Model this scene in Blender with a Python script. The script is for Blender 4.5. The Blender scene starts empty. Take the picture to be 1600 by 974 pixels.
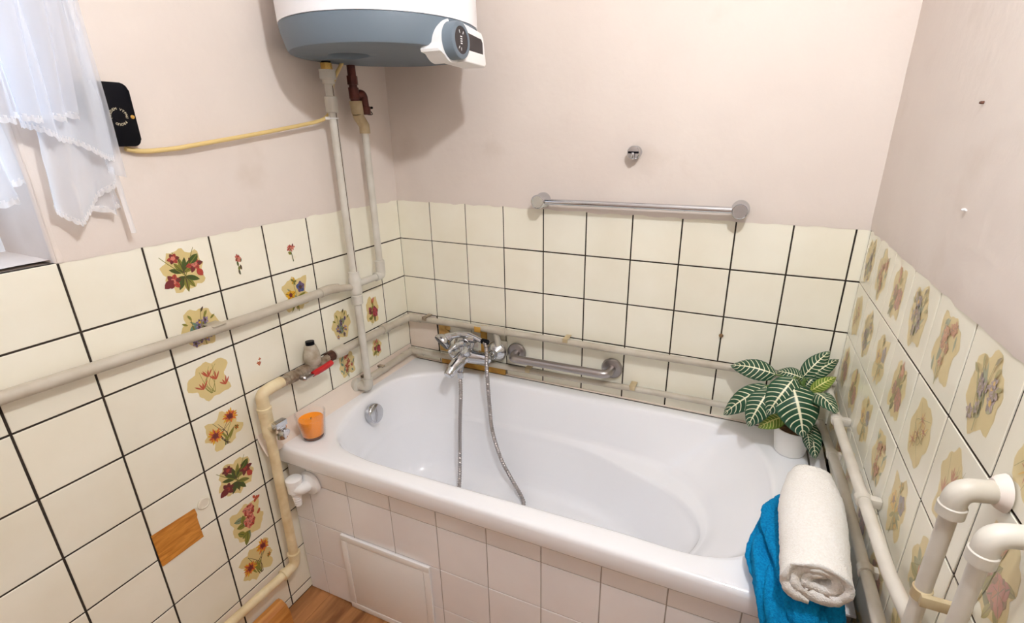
import bpy, bmesh, math, random
from mathutils import Vector, Matrix, noise
sc = bpy.context.scene
col = sc.collection
PI = math.pi

# ------------------------------------------------------------------ camera, light, exposure
FPX = 771.913
cam_data = bpy.data.cameras.new('camera')
cam_data.sensor_fit = 'HORIZONTAL'; cam_data.sensor_width = 36.0
cam_data.lens = FPX / 1600.0 * 36.0
cam_data.shift_x = -(845.718 - 800.0) / 1600.0
cam_data.shift_y = (485.808 - 487.0) / 1600.0
cam_data.clip_start = 0.02
cam = bpy.data.objects.new('camera', cam_data); col.objects.link(cam)
cam.location = (1.24309, -1.56022, 1.505)
cam.rotation_euler = (1.22271, -0.00199, 0.3931)
sc.camera = cam

world = bpy.data.worlds.new('daylight'); sc.world = world
world.use_nodes = True
bgn = world.node_tree.nodes['Background']
bgn.inputs['Color'].default_value = (0.62, 0.78, 1.0, 1)
bgn.inputs['Strength'].default_value = 3.2
LAMP_POS = (1.38, -1.20, 2.20)
LAMP_STRENGTH = 1000.0
sc.view_settings.view_transform = 'Standard'
sc.view_settings.look = 'None'
sc.view_settings.gamma = 1.0
sc.view_settings.use_curve_mapping = False
sc.view_settings.exposure = 0.0
sc.cycles.use_denoising = True
sc.cycles.max_bounces = 10
sc.cycles.diffuse_bounces = 6
sc.cycles.transparent_max_bounces = 16
sc.cycles.caustics_reflective = False
sc.cycles.caustics_refractive = False
sc.cycles.sample_clamp_indirect = 6.0

# ------------------------------------------------------------------ helpers
def V(*a): return Vector(a)

class MB:
    """collects geometry, links it as ONE mesh object"""
    def __init__(s): s.v = []; s.f = []; s.m = []
    def add(s, vs, fs, mi=0):
        o = len(s.v); s.v += [tuple(p) for p in vs]
        for f in fs: s.f.append([o + i for i in f]); s.m.append(mi)
    def box(s, x0, x1, y0, y1, z0, z1, mi=0, M=None):
        vs = [V(x, y, z) for z in (z0, z1) for y in (y0, y1) for x in (x0, x1)]
        if M is not None: vs = [M @ p for p in vs]
        s.add(vs, [(0,2,3,1),(4,5,7,6),(0,1,5,4),(2,6,7,3),(0,4,6,2),(1,3,7,5)], mi)
    def bbox(s, x0, x1, y0, y1, z0, z1, b=.003, mi=0, M=None):
        """box with chamfered edges"""
        vs = []; q = []
        X=(x0,x1);Y=(y0,y1);Z=(z0,z1)
        bm = bmesh.new()
        r = bmesh.ops.create_cube(bm, size=1)
        for p in bm.verts:
            p.co = V(X[p.co.x>0], Y[p.co.y>0], Z[p.co.z>0])
        bmesh.ops.bevel(bm, geom=bm.edges[:], offset=b, segments=2, profile=.6, affect='EDGES')
        s.addbm(bm, mi, M)
    def addbm(s, bm, mi=0, M=None):
        bm.verts.index_update()
        vs = [p.co.copy() if M is None else M @ p.co for p in bm.verts]
        s.add(vs, [[p.index for p in f.verts] for f in bm.faces], mi); bm.free()
    def tube(s, pts, r, n=14, mi=0, caps=True, closed=False):
        pts = [Vector(p) for p in pts]
        N = len(pts)
        rr = r if isinstance(r, (list, tuple)) else [r]*N
        t0 = (pts[1]-pts[0]).normalized()
        a = V(0,0,1) if abs(t0.z) < .9 else V(1,0,0)
        nx = (a - t0*a.dot(t0)).normalized()
        vs = []; prev = t0
        for i in range(N):
            if i == 0: t = t0
            elif i == N-1: t = (pts[i]-pts[i-1]).normalized()
            else: t = ((pts[i+1]-pts[i]).normalized() + (pts[i]-pts[i-1]).normalized())
            if t.length < 1e-9: t = prev
            t = t.normalized()
            q = prev.rotation_difference(t); nx = q @ nx; prev = t
            ny = t.cross(nx)
            for k in range(n):
                an = 2*PI*k/n
                vs.append(pts[i] + (nx*math.cos(an) + ny*math.sin(an))*rr[i])
        fs = []
        for i in range(N-1):
            for k in range(n):
                fs.append((i*n+k, i*n+(k+1)%n, (i+1)*n+(k+1)%n, (i+1)*n+k))
        if caps: fs.append(tuple(range(n))[::-1]); fs.append(tuple((N-1)*n+k for k in range(n)))
        s.add(vs, fs, mi)
    def lathe(s, prof, o, d=(0,0,1), n=32, mi=0):
        """prof: list of (radius, height) along axis d from o"""
        o = Vector(o); d = Vector(d).normalized()
        a = V(1,0,0) if abs(d.x) < .9 else V(0,1,0)
        ex = (a - d*a.dot(d)).normalized(); ey = d.cross(ex)
        vs = []; fs = []
        for (r, h) in prof:
            for k in range(n):
                an = 2*PI*k/n
                vs.append(o + d*h + (ex*math.cos(an)+ey*math.sin(an))*max(r, 1e-5))
        for i in range(len(prof)-1):
            for k in range(n):
                fs.append((i*n+k, i*n+(k+1)%n, (i+1)*n+(k+1)%n, (i+1)*n+k))
        fs.append(tuple(range(n))[::-1]); fs.append(tuple((len(prof)-1)*n+k for k in range(n)))
        s.add(vs, fs, mi)
    def grid(s, P, nu, nv, mi=0, flip=False):
        vs = [P(i/nu, j/nv) for j in range(nv+1) for i in range(nu+1)]
        fs = []
        for j in range(nv):
            for i in range(nu):
                a = j*(nu+1)+i
                q = (a, a+1, a+nu+2, a+nu+1)
                fs.append(q[::-1] if flip else q)
        s.add(vs, fs, mi)
    def build(s, name, mats, parent=None, smooth=True, angle=40, loc=None):
        me = bpy.data.meshes.new(name)
        me.from_pydata(s.v, [], s.f)
        if not isinstance(mats, (list, tuple)): mats = [mats]
        for m in mats: me.materials.append(m)
        me.polygons.foreach_set('material_index', s.m)
        me.update()
        bm = bmesh.new(); bm.from_mesh(me)
        bmesh.ops.recalc_face_normals(bm, faces=bm.faces[:])
        if smooth:
            lim = math.radians(angle)
            for e in bm.edges:
                if len(e.link_faces) == 2 and e.calc_face_angle(0) > lim: e.smooth = False
            for f in bm.faces: f.smooth = True
        bm.to_mesh(me); bm.free()
        o = bpy.data.objects.new(name, me); col.objects.link(o)
        if loc: o.location = loc
        if parent is not None: o.parent = parent
        return o

def tag(o, label, cat, group=None, kind=None):
    o['label'] = label; o['category'] = cat
    if group: o['group'] = group
    if kind: o['kind'] = kind
    return o
def struct(o): o['kind'] = 'structure'; return o
def thing(name, loc, label, cat, group=None):
    o = bpy.data.objects.new(name, None); col.objects.link(o)
    o.empty_display_size = .02
    o['label'] = label; o['category'] = cat
    if group: o['group'] = group
    return o     # parts are given in room coordinates, the empty stays at the origin until seat()
def seat(o, loc):
    """put the empty at the thing's base without moving its parts"""
    o.location = loc
    for c in o.children: c.location = c.location - Vector(loc)
    return o

def catmull(pts, sub=8, closed=False):
    pts = [Vector(p) for p in pts]; n = len(pts); out = []
    rng = n if closed else n-1
    for i in range(rng):
        if closed: p0, p1, p2, p3 = pts[i-1], pts[i], pts[(i+1) % n], pts[(i+2) % n]
        else: p0, p1, p2, p3 = pts[max(i-1,0)], pts[i], pts[i+1], pts[min(i+2,n-1)]
        for k in range(sub):
            t = k/sub
            out.append(.5*((2*p1)+(p2-p0)*t+(2*p0-5*p1+4*p2-p3)*t*t+(3*p1-p0-3*p2+p3)*t**3))
    if not closed: out.append(pts[-1])
    return out

def bend(pts, r=.03, sub=6):
    """polyline with rounded corners"""
    pts = [Vector(p) for p in pts]; out = [pts[0]]
    for i in range(1, len(pts)-1):
        a = (pts[i-1]-pts[i]); b = (pts[i+1]-pts[i])
        d = min(r, a.length*.49, b.length*.49)
        A = pts[i]+a.normalized()*d; B = pts[i]+b.normalized()*d
        for k in range(sub+1):
            t = k/sub
            out.append(A*(1-t)**2 + pts[i]*2*t*(1-t) + B*t*t)
    out.append(pts[-1]); return out

# ------------------------------------------------------------------ materials
def srgb(r, g, b):
    def f(c):
        c /= 255.0
        return c/12.92 if c <= .04045 else ((c+.055)/1.055)**2.4
    return (f(r), f(g), f(b), 1)

def base_mat(name):
    m = bpy.data.materials.new(name); m.use_nodes = True
    return m, m.node_tree.nodes, m.node_tree.links, m.node_tree.nodes['Principled BSDF']

def mat(name, c, rough=.5, metal=0., c2=None, scale=20., bump=0., bscale=None, coat=0., objvar=0., spec=None, detail=4., stretch=None):
    m, N, L, P = base_mat(name)
    P.inputs['Base Color'].default_value = c
    P.inputs['Roughness'].default_value = rough
    P.inputs['Metallic'].default_value = metal
    if coat: P.inputs['Coat Weight'].default_value = coat
    if spec is not None: P.inputs['Specular IOR Level'].default_value = spec
    tc = None
    def coords(s):
        nonlocal tc
        if tc is None:
            tc = N.new('ShaderNodeNewGeometry')
        if stretch:
            mp = N.new('ShaderNodeMapping'); mp.inputs['Scale'].default_value = stretch
            L.new(tc.outputs['Position'], mp.inputs['Vector']); return mp.outputs['Vector']
        return tc.outputs['Position']
    src = None
    if c2 is not None:
        nz = N.new('ShaderNodeTexNoise'); nz.inputs['Scale'].default_value = scale; nz.inputs['Detail'].default_value = detail
        L.new(coords(0), nz.inputs['Vector'])
        rp = N.new('ShaderNodeValToRGB')
        rp.color_ramp.elements[0].position = .35; rp.color_ramp.elements[1].position = .68
        rp.color_ramp.elements[0].color = c; rp.color_ramp.elements[1].color = c2
        L.new(nz.outputs['Fac'], rp.inputs['Fac']); src = rp.outputs['Color']
    if objvar:
        oi = N.new('ShaderNodeObjectInfo'); hs = N.new('ShaderNodeHueSaturation')
        mr = N.new('ShaderNodeMapRange'); mr.inputs['To Min'].default_value = 1-objvar; mr.inputs['To Max'].default_value = 1+objvar*.5
        L.new(oi.outputs['Random'], mr.inputs['Value']); L.new(mr.outputs['Result'], hs.inputs['Value'])
        if src is not None: L.new(src, hs.inputs['Color'])
        else: hs.inputs['Color'].default_value = c
        src = hs.outputs['Color']
    if src is not None: L.new(src, P.inputs['Base Color'])
    if bump:
        nz = N.new('ShaderNodeTexNoise'); nz.inputs['Scale'].default_value = bscale or scale; nz.inputs['Detail'].default_value = 5
        L.new(coords(0), nz.inputs['Vector'])
        bp = N.new('ShaderNodeBump'); bp.inputs['Strength'].default_value = bump; bp.inputs['Distance'].default_value = .003
        L.new(nz.outputs['Fac'], bp.inputs['Height']); L.new(bp.outputs['Normal'], P.inputs['Normal'])
    return m

def plaster_mat(name, ca, cb, stain):
    m, N, L, P = base_mat(name)
    g = N.new('ShaderNodeNewGeometry')
    n1 = N.new('ShaderNodeTexNoise'); n1.inputs['Scale'].default_value = 2.3; n1.inputs['Detail'].default_value = 6
    n2 = N.new('ShaderNodeTexNoise'); n2.inputs['Scale'].default_value = 26; n2.inputs['Detail'].default_value = 5
    n3 = N.new('ShaderNodeTexNoise'); n3.inputs['Scale'].default_value = 6; n3.inputs['Detail'].default_value = 8
    for n in (n1, n2, n3): L.new(g.outputs['Position'], n.inputs['Vector'])
    r1 = N.new('ShaderNodeValToRGB'); r1.color_ramp.elements[0].color = ca; r1.color_ramp.elements[1].color = cb
    r1.color_ramp.elements[0].position = .35; r1.color_ramp.elements[1].position = .65
    L.new(n1.outputs['Fac'], r1.inputs['Fac'])
    r3 = N.new('ShaderNodeValToRGB'); r3.color_ramp.elements[0].position = .60; r3.color_ramp.elements[1].position = .78
    r3.color_ramp.elements[0].color = (0,0,0,1); r3.color_ramp.elements[1].color = (.45,.45,.45,1)
    L.new(n3.outputs['Fac'], r3.inputs['Fac'])
    mx = N.new('ShaderNodeMixRGB'); mx.inputs['Color2'].default_value = stain
    L.new(r3.outputs['Color'], mx.inputs['Fac']); L.new(r1.outputs['Color'], mx.inputs['Color1'])
    L.new(mx.outputs['Color'], P.inputs['Base Color'])
    ad = N.new('ShaderNodeMath'); ad.operation = 'ADD'
    L.new(n2.outputs['Fac'], ad.inputs[0]); L.new(n3.outputs['Fac'], ad.inputs[1])
    bp = N.new('ShaderNodeBump'); bp.inputs['Strength'].default_value = .35; bp.inputs['Distance'].default_value = .004
    L.new(ad.outputs[0], bp.inputs['Height']); L.new(bp.outputs['Normal'], P.inputs['Normal'])
    P.inputs['Roughness'].default_value = .75
    return m

def wood_mat(name, ca, cb, axis=(6, 90, 90), rough=.4, objvar=0.):
    m, N, L, P = base_mat(name)
    g = N.new('ShaderNodeNewGeometry'); mp = N.new('ShaderNodeMapping'); mp.inputs['Scale'].default_value = axis
    oi = N.new('ShaderNodeObjectInfo'); va = N.new('ShaderNodeVectorMath'); va.operation = 'ADD'
    L.new(oi.outputs['Random'], va.inputs[1])
    L.new(g.outputs['Position'], mp.inputs['Vector']); L.new(mp.outputs['Vector'], va.inputs[0])
    nz = N.new('ShaderNodeTexNoise'); nz.inputs['Scale'].default_value = 1.0; nz.inputs['Detail'].default_value = 6; nz.inputs['Distortion'].default_value = .6
    L.new(va.outputs['Vector'], nz.inputs['Vector'])
    r = N.new('ShaderNodeValToRGB'); r.color_ramp.elements[0].color = ca; r.color_ramp.elements[1].color = cb
    r.color_ramp.elements[0].position = .36; r.color_ramp.elements[1].position = .66
    L.new(nz.outputs['Fac'], r.inputs['Fac'])
    hs = N.new('ShaderNodeHueSaturation'); L.new(r.outputs['Color'], hs.inputs['Color'])
    mr = N.new('ShaderNodeMapRange'); mr.inputs['To Min'].default_value = 1-objvar; mr.inputs['To Max'].default_value = 1+objvar
    L.new(oi.outputs['Random'], mr.inputs['Value']); L.new(mr.outputs['Result'], hs.inputs['Value'])
    L.new(hs.outputs['Color'], P.inputs['Base Color'])
    P.inputs['Roughness'].default_value = rough
    return m

M = {}
M['plaster'] = plaster_mat('pink_cream_plaster', srgb(216,205,197), srgb(223,213,205), srgb(200,186,173))
M['plaster_ceiling'] = mat('ceiling_paint', srgb(232,228,223), .8)
M['plaster_strip'] = plaster_mat('plaster_strip', srgb(222,208,194), srgb(230,218,206), srgb(196,172,146))
M['tile_cream'] = mat('cream_glaze', srgb(242,239,224), .22, c2=srgb(236,231,213), scale=5, bump=.05, bscale=12, objvar=.035)
M['tile_white'] = mat('white_glaze', srgb(246,245,247), .22, c2=srgb(240,238,240), scale=5, objvar=.02)
M['grout_dark'] = mat('dark_grout', srgb(52,42,32), .9, c2=srgb(36,28,20), scale=30)
M['grout_grey'] = mat('grey_grout', srgb(168,160,154), .9)
M['enamel'] = mat('white_acrylic', srgb(243,244,248), .16, coat=.3)
M['white_plastic'] = mat('white_plastic', srgb(240,240,240), .35)
M['white_gloss'] = mat('white_lacquer', srgb(243,244,247), .3)
M['grey_blue'] = mat('grey_blue_plastic', srgb(104,117,129), .5)
M['chrome'] = mat('chrome', (.60,.61,.64,1), .10, 1.0)
M['steel'] = mat('brushed_steel', (.40,.37,.36,1), .3, 1.0)
M['black'] = mat('black_bakelite', (.004,.004,.006,1), .35, spec=.1)
M['dark_glass'] = mat('dark_display', (.012,.008,.012,1), .1)
M['pipe_grey'] = mat('old_grey_plastic_pipe', srgb(192,185,171), .45, c2=srgb(174,164,147), scale=14)
M['pipe_white'] = mat('white_grey_plastic_pipe', srgb(206,203,194), .42, c2=srgb(192,187,175), scale=14)
M['pipe_cream'] = mat('cream_painted_pipe', srgb(228,214,178), .4, c2=srgb(206,184,142), scale=18, bump=.3, bscale=60)
M['pipe_right'] = mat('dull_white_pipe', srgb(208,203,193), .45, c2=srgb(192,186,174), scale=12)
M['elbow_tan'] = mat('tan_fitting', srgb(190,174,140), .5, c2=srgb(170,150,114), scale=30)
M['old_metal'] = mat('tarnished_brass', srgb(176,164,146), .42, .45, c2=srgb(112,86,62), scale=40, bump=.4, bscale=90)
M['rust'] = mat('rusty_collar', srgb(92,54,36), .6, .3, c2=srgb(52,28,20), scale=60, bump=.4)
M['brown_brass'] = mat('dark_red_brown_valve', srgb(96,44,34), .45, .3, c2=srgb(66,26,22), scale=40)
M['brass'] = mat('gold_brass', (.75,.48,.14,1), .25, 1.0)
M['red'] = mat('red_lever_sleeve', srgb(176,24,28), .35)
M['grey_cap'] = mat('grey_valve_body', srgb(178,170,156), .5, c2=srgb(148,136,116), scale=40)
M['cable'] = mat('yellowed_cable', srgb(214,188,126), .45)
M['orange_wax'] = mat('orange_wax', srgb(250,148,22), .5)
M['wick'] = mat('burnt_wick', (.02,.015,.01,1), .9)
M['towel_white'] = mat('white_terry', srgb(250,248,244), .95, c2=srgb(243,239,233), scale=260, bump=.9, bscale=420, spec=.1)
M['towel_blue'] = mat('blue_terry', srgb(14,142,200), .95, c2=srgb(8,114,172), scale=240, bump=.9, bscale=420, spec=.1)
M['pot'] = mat('white_pot', srgb(242,240,236), .35)
M['soil'] = mat('potting_soil', srgb(70,48,32), .95, c2=srgb(110,80,52), scale=120, bump=.6)
M['stem'] = mat('green_stem', srgb(96,124,62), .5)
M['skirting'] = wood_mat('orange_skirting', srgb(176,112,52), srgb(206,146,76), (60, 6, 60), .35)
M['plank'] = wood_mat('orange_brown_plank', srgb(126,80,46), srgb(184,130,82), (26, 3.5, 20), .35, .10)
M['joint'] = mat('plank_joint', srgb(84,56,34), .8)
M['wood_patch'] = wood_mat('wood_print_patch', srgb(178,112,40), srgb(214,148,66), (1, 18, 120), .4)
M['glue'] = mat('yellow_glue', srgb(206,172,104), .7, c2=srgb(176,132,70), scale=40)
M['tape'] = mat('ochre_strip', srgb(206,160,74), .6, c2=srgb(180,128,52), scale=30)
M['dirt'] = mat('caulk_dirt', srgb(150,120,86), .9, c2=srgb(112,84,56), scale=50)
M['ink'] = mat('pale_ink', srgb(222,212,180), .6)
M['window_frame'] = mat('white_window_paint', srgb(232,236,242), .4)

def glass_mat(name, rough=0.0, tint=(1,1,1,1)):
    m, N, L, P = base_mat(name)
    P.inputs['Base Color'].default_value = tint
    P.inputs['Transmission Weight'].default_value = 1; P.inputs['Roughness'].default_value = rough
    P.inputs['IOR'].default_value = 1.45
    return m
def thin_glass(name):
    m, N, L, P = base_mat(name); out = N['Material Output']
    t = N.new('ShaderNodeBsdfTransparent'); g = N.new('ShaderNodeBsdfGlossy'); g.inputs['Roughness'].default_value = .03
    lw = N.new('ShaderNodeLayerWeight'); lw.inputs['Blend'].default_value = .5
    fr = N.new('ShaderNodeMapRange'); fr.inputs['From Min'].default_value = .5; fr.inputs['To Min'].default_value = .05; fr.inputs['To Max'].default_value = .8; L.new(lw.outputs['Facing'], fr.inputs['Value'])
    mx = N.new('ShaderNodeMixShader'); L.new(fr.outputs[0], mx.inputs['Fac'])
    L.new(t.outputs[0], mx.inputs[1]); L.new(g.outputs[0], mx.inputs[2]); L.new(mx.outputs[0], out.inputs['Surface'])
    return m
M['thin_glass'] = thin_glass('clear_thin_glass')
def sheer_mat(name, opac, c):
    m, N, L, P = base_mat(name); out = N['Material Output']
    t = N.new('ShaderNodeBsdfTransparent'); d = N.new('ShaderNodeBsdfDiffuse'); d.inputs['Color'].default_value = c
    tr = N.new('ShaderNodeBsdfTranslucent'); tr.inputs['Color'].default_value = c
    a = N.new('ShaderNodeMixShader'); a.inputs['Fac'].default_value = .5
    L.new(d.outputs[0], a.inputs[1]); L.new(tr.outputs[0], a.inputs[2])
    mx = N.new('ShaderNodeMixShader'); mx.inputs['Fac'].default_value = opac
    lw = N.new('ShaderNodeLayerWeight'); lw.inputs['Blend'].default_value = .35
    mr = N.new('ShaderNodeMapRange'); mr.inputs['To Min'].default_value = opac; mr.inputs['To Max'].default_value = min(1, opac+.4)
    L.new(lw.outputs['Facing'], mr.inputs['Value']); L.new(mr.outputs['Result'], mx.inputs['Fac'])
    L.new(t.outputs[0], mx.inputs[1]); L.new(a.outputs[0], mx.inputs[2]); L.new(mx.outputs[0], out.inputs['Surface'])
    return m
M['sheer'] = sheer_mat('sheer_white_voile', .52, srgb(240,244,252))
M['sheer2'] = sheer_mat('sheer_white_voile_doubled', .70, srgb(242,246,253))
M['lace'] = sheer_mat('white_lace', .92, srgb(248,248,250))
m, N_, L_, P_ = base_mat('lamp_bulb_glow')
P_.inputs['Base Color'].default_value = (1,1,1,1)
P_.inputs['Emission Color'].default_value = (.955, .975, 1.0, 1)
P_.inputs['Emission Strength'].default_value = LAMP_STRENGTH
M['bulb'] = m

# ------------------------------------------------------------------ the room
W = 1.557           # right wall
YB = -2.55          # wall behind the camera
ZC = 2.62
TT = 1.2575         # top of the tiled dado
PITCH = .15346
def H(j): return TT+.008 if j == 0 else 1.11243 - (j-1)*PITCH
WY0, WY1 = -1.05, -1.80       # window opening
WZ0, WZ1 = 1.262, 2.25

def wob(a, b, s=1.0):
    return noise.noise(V(a*7.3+11, b*7.3-4, 3.1))*.6 + noise.noise(V(a*23, b*23, 9.7))*.4

def plaster_grid(mb, fr, s0, s1, z0, z1, ragged=True):
    """fr(s, z, depth) -> point; depth is out of the wall"""
    nu = max(2, int(abs(s1-s0)/.02)); nv = max(2, int((z1-z0)/.025))
    def P(u, v):
        s = s0+(s1-s0)*u; z = z0+(z1-z0)*v
        if ragged and v == 0: z += .007*wob(s*3, z0) + .002*noise.noise(V(s*90, 0, 0))
        return fr(s, z, .0046 + .0016*wob(s, z) - (.0022 if v == 0 and ragged else 0))
    mb.grid(P, nu, nv)

# back wall
mb = MB(); mb.box(-.3, W+.12, .006, .13, -.05, ZC, 0); mb.box(-.01, W+.01, .0, .006, 0, TT+.009, 1)
plaster_grid(mb, lambda s, z, d: (s, -d, z), -.004, W+.004, TT, ZC)
wall_back = struct(mb.build('wall_back', [M['plaster'], M['grout_dark']], angle=30))
# left wall with the window opening
mb = MB()
mb.box(-.3, -.006, WY0, .13, -.05, ZC, 0); mb.box(-.3, -.006, YB-.12, WY1, -.05, ZC, 0)
mb.box(-.3, -.006, WY1, WY0, -.05, WZ0-.006, 0); mb.box(-.3, -.006, WY1, WY0, WZ1, ZC, 0)
mb.box(-.006, 0, YB, .001, 0, TT+.003, 1)
lf = lambda s, z, d: (d, s, z)
plaster_grid(mb, lf, .004, WY0, TT, ZC)
plaster_grid(mb, lf, WY1, YB-.004, TT, ZC)
plaster_grid(mb, lf, WY0, WY1, WZ1, ZC, False)
# window reveal, sill slab
mb.grid(lambda u, v: (.0045-.23*u, WY0-.002-.0015*wob(u, v*3)-.012*(1-u)**3*max(0, v-.25)*0, WZ0-.004+(WZ1-WZ0+.004)*v), 12, 30)
mb.tube([(-.0045, WY0+.0035, WZ0-.002), (-.0045, WY0+.0035, WZ1)], .0095, 14)
mb.grid(lambda u, v: (.0045-.23*u, WY1+.002, WZ0-.004+(WZ1-WZ0+.004)*v), 4, 4)
mb.grid(lambda u, v: (.0045-.23*u, WY0+(WY1-WY0)*v, WZ1-.002), 4, 4)
mb.grid(lambda u, v: (-.02-.205*u, WY0+(WY1-WY0)*v, WZ0+.002+.004*u+.003*wob(u, v*4)), 10, 30)
wall_left = struct(mb.build('wall_left', [M['plaster'], M['grout_dark']], angle=30))
# right wall
mb = MB(); mb.box(W+.006, W+.13, YB-.12, .13, -.05, ZC, 0); mb.box(W, W+.006, YB, .001, 0, TT+.003, 1)
plaster_grid(mb, lambda s, z, d: (W-d, s, z), .004, YB-.004, TT, ZC)
wall_right = struct(mb.build('wall_right', [M['plaster'], M['grout_dark']], angle=30))
# wall behind the camera, ceiling, floor
mb = MB(); mb.box(-.3, W+.13, YB-.12, YB, -.05, ZC); wall_front = struct(mb.build('wall_front', M['plaster'], smooth=False))
mb = MB(); mb.box(-.3, W+.13, YB-.12, .13, ZC, ZC+.1); struct(mb.build('ceiling', M['plaster_ceiling'], smooth=False))
mb = MB(); mb.box(-.01, W+.01, YB, .01, -.08, -.004); floor = struct(mb.build('floor', M['joint'], smooth=False))
random.seed(5)
xs = -.002; k = 0; seam = [-.002, .086, .322]
while seam[-1] < W: seam.append(min(seam[-1]+.2, W+.002))
for i in range(len(seam)-1):
    y = -.66 - (.32*i % .5) - .0; ys = [-.64]
    while y > YB: ys.append(y if y < -.66 else -.92); y -= .62
    ys.append(YB)
    ys = sorted(set(round(q, 3) for q in ys), reverse=True)
    ys = [q for n_, q in enumerate(ys) if n_ == 0 or ys[n_-1]-q > .08]
    for a, b in zip(ys, ys[1:]):
        mb = MB(); mb.bbox(seam[i]+.0006, seam[i+1]-.0006, b+.0006, a-.0006, -.006, 0, .0008)
        mb.build('plank', M['plank'], floor, smooth=False)

# ---- tiles: one shared mesh per size, frames (u right, v up, n out of the wall)
FR = {'L': (V(0,1,0), V(0,0,1), V(1,0,0)), 'B': (V(1,0,0), V(0,0,1), V(0,-1,0)), 'R': (V(0,-1,0), V(0,0,1), V(-1,0,0)), 'T': (V(1,0,0), V(0,-1,0), V(0,0,1))}
def frame(w, o):
    u, v, n = FR[w]
    return Matrix(((u.x, v.x, n.x, o[0]), (u.y, v.y, n.y, o[1]), (u.z, v.z, n.z, o[2]), (0,0,0,1)))
_tm = {}
def tile_mesh(w, h, m):
    key = (round(w, 4), round(h, 4), m.name)
    if key in _tm: return _tm[key]
    a, b = w/2, h/2; e = .0010; t = .0018
    vs = []
    for (d, z) in ((0, -.004), (0, t-e*.8), (e, t)):
        vs += [(-a+d, -b+d, z), (a-d, -b+d, z), (a-d, b-d, z), (-a+d, b-d, z)]
    fs = []
    for r in (0, 4):
        for k in range(4): fs.append((r+k, r+(k+1) % 4, r+4+(k+1) % 4, r+4+k))
    fs.append((8, 9, 10, 11))
    me = bpy.data.meshes.new('tile'); me.from_pydata(vs, [], fs); me.materials.append(m); me.update()
    _tm[key] = me; return me
rt = random.Random(3)
TILES = {}
def tile(wall, w, s0, s1, z0, z1, m, gap=.0046, key=None, name='tile'):
    """tile between seams; s is the position along the wall"""
    ww = abs(s1-s0)-gap; hh = z1-z0-gap
    if ww < .006 or hh < .006: return None
    c = (s0+s1)/2; zc = (z0+z1)/2
    o = {'L': (0, c, zc), 'B': (c, 0, zc), 'R': (W, c, zc)}[w]
    ob = bpy.data.objects.new(name, tile_mesh(ww, hh, m)); col.objects.link(ob)
    ob.parent = wall
    J = Matrix.Rotation(rt.uniform(-.004, .004), 4, 'X') @ Matrix.Rotation(rt.uniform(-.004, .004), 4, 'Y') @ Matrix.Rotation(rt.uniform(-.003, .003), 4, 'Z')
    ob.matrix_basis = frame(w, o) @ J
    if key: TILES[key] = ob
    return ob
# back
XB = [0.0] + [.14577+.153*i for i in range(10)] + [W+.0015]
for r in range(5):
    z1 = H(r); z0 = H(r+1) if r < 4 else .604
    for i in range(len(XB)-1):
        if r == 3 and i == 0: continue          # tile missing here, bare plaster behind the pipes
        tile(wall_back, 'B', XB[i], XB[i+1], z0, z1, M['tile_cream'], gap=.0030 if i < 3 else .0046, key=('B', r, i))
mb = MB(); mb.grid(lambda u, v: (.004+.138*u+.004*wob(u*2, v)*(u > .9), -.003-.0012*wob(u*3, v*3), .655+.15*v), 14, 14)
mb.build('plaster_patch', M['plaster_strip'], wall_back)
# left
YL = [0.0] + [-(.13264+.15302*i) for i in range(15)]
for i in range(len(YL)-1):
    for r in range(9):
        if r >= 4 and YL[i] > -.55: continue    # behind the tub
        z0 = H(r+1) if r < 8 else .002
        z1 = H(r)
        if i >= 7 and i < 12 and r == 0: z1 = WZ0-.001
        if r == 3 and i < 4: z0 = .662
        tile(wall_left, 'L', YL[i+1], YL[i], z0, z1, M['tile_cream'], key=('L', r, i))
# right
YR = [-.004] + [-(.13668+.15242*i) for i in range(15)]
for i in range(len(YR)-1):
    for r in range(9):
        if r >= 5 and YR[i] > -.58: continue
        z0 = H(r+1) if r < 8 else .002
        if r == 4 and YR[i] > -.58: z0 = .602
        tile(wall_right, 'R', YR[i], YR[i+1], z0, H(r), M['tile_cream'], gap=.0024 if i < 3 else .0042, key=('R', r, i))

# strip of painted plaster between tub rim and tiles on the left, dirty joint at the back
mb = MB(); mb.grid(lambda u, v: (.030*(1-v)**1.5+.003+.001*wob(u*4, v), -.74+.735*u, .601+.064*v), 40, 5)
mb.build('plaster_strip', M['plaster_strip'], wall_left)
mb = MB(); mb.tube([(.004+1.5*t/40, -.004, .6065+.001*wob(t*.1, 0)) for t in range(41)], .0035, 6); mb.build('caulk', M['plaster_strip'], wall_back)

# ---- window
win = struct(bpy.data.objects.new('window_1', None)); col.objects.link(win)
mb = MB()
x0, x1 = -.24, -.18
for (a, b, c, d) in ((WY0, WY0-.06, WZ0, WZ1), (WY1+.06, WY1, WZ0, WZ1), (WY0-.06, WY1+.06, WZ0, WZ0+.06), (WY0-.06, WY1+.06, WZ1-.06, WZ1), (-1.40, -1.45, WZ0+.06, WZ1-.06)):
    mb.bbox(x0, x1, b, a, c, d, .006)
mb.build('window_frame', M['window_frame'], win)
for (a, b) in ((WY0-.06, -1.40), (-1.45, WY1+.06)):
    mb = MB(); mb.box(-.214, -.210, b, a, WZ0+.06, WZ1-.06); mb.build('pane', M['thin_glass'], win, smooth=False)
# daylight enters here: a portal tells the sampler where the sky is seen
pl = bpy.data.lights.new('window_left_offscreen', 'AREA'); pl.shape = 'RECTANGLE'; pl.size = .75; pl.size_y = .98
pl.cycles.is_portal = True
po = bpy.data.objects.new('window_left_offscreen', pl); col.objects.link(po)
po.location = (-.26, (WY0+WY1)/2, (WZ0+WZ1)/2); po.rotation_euler = (0, -PI/2, 0)

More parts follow.
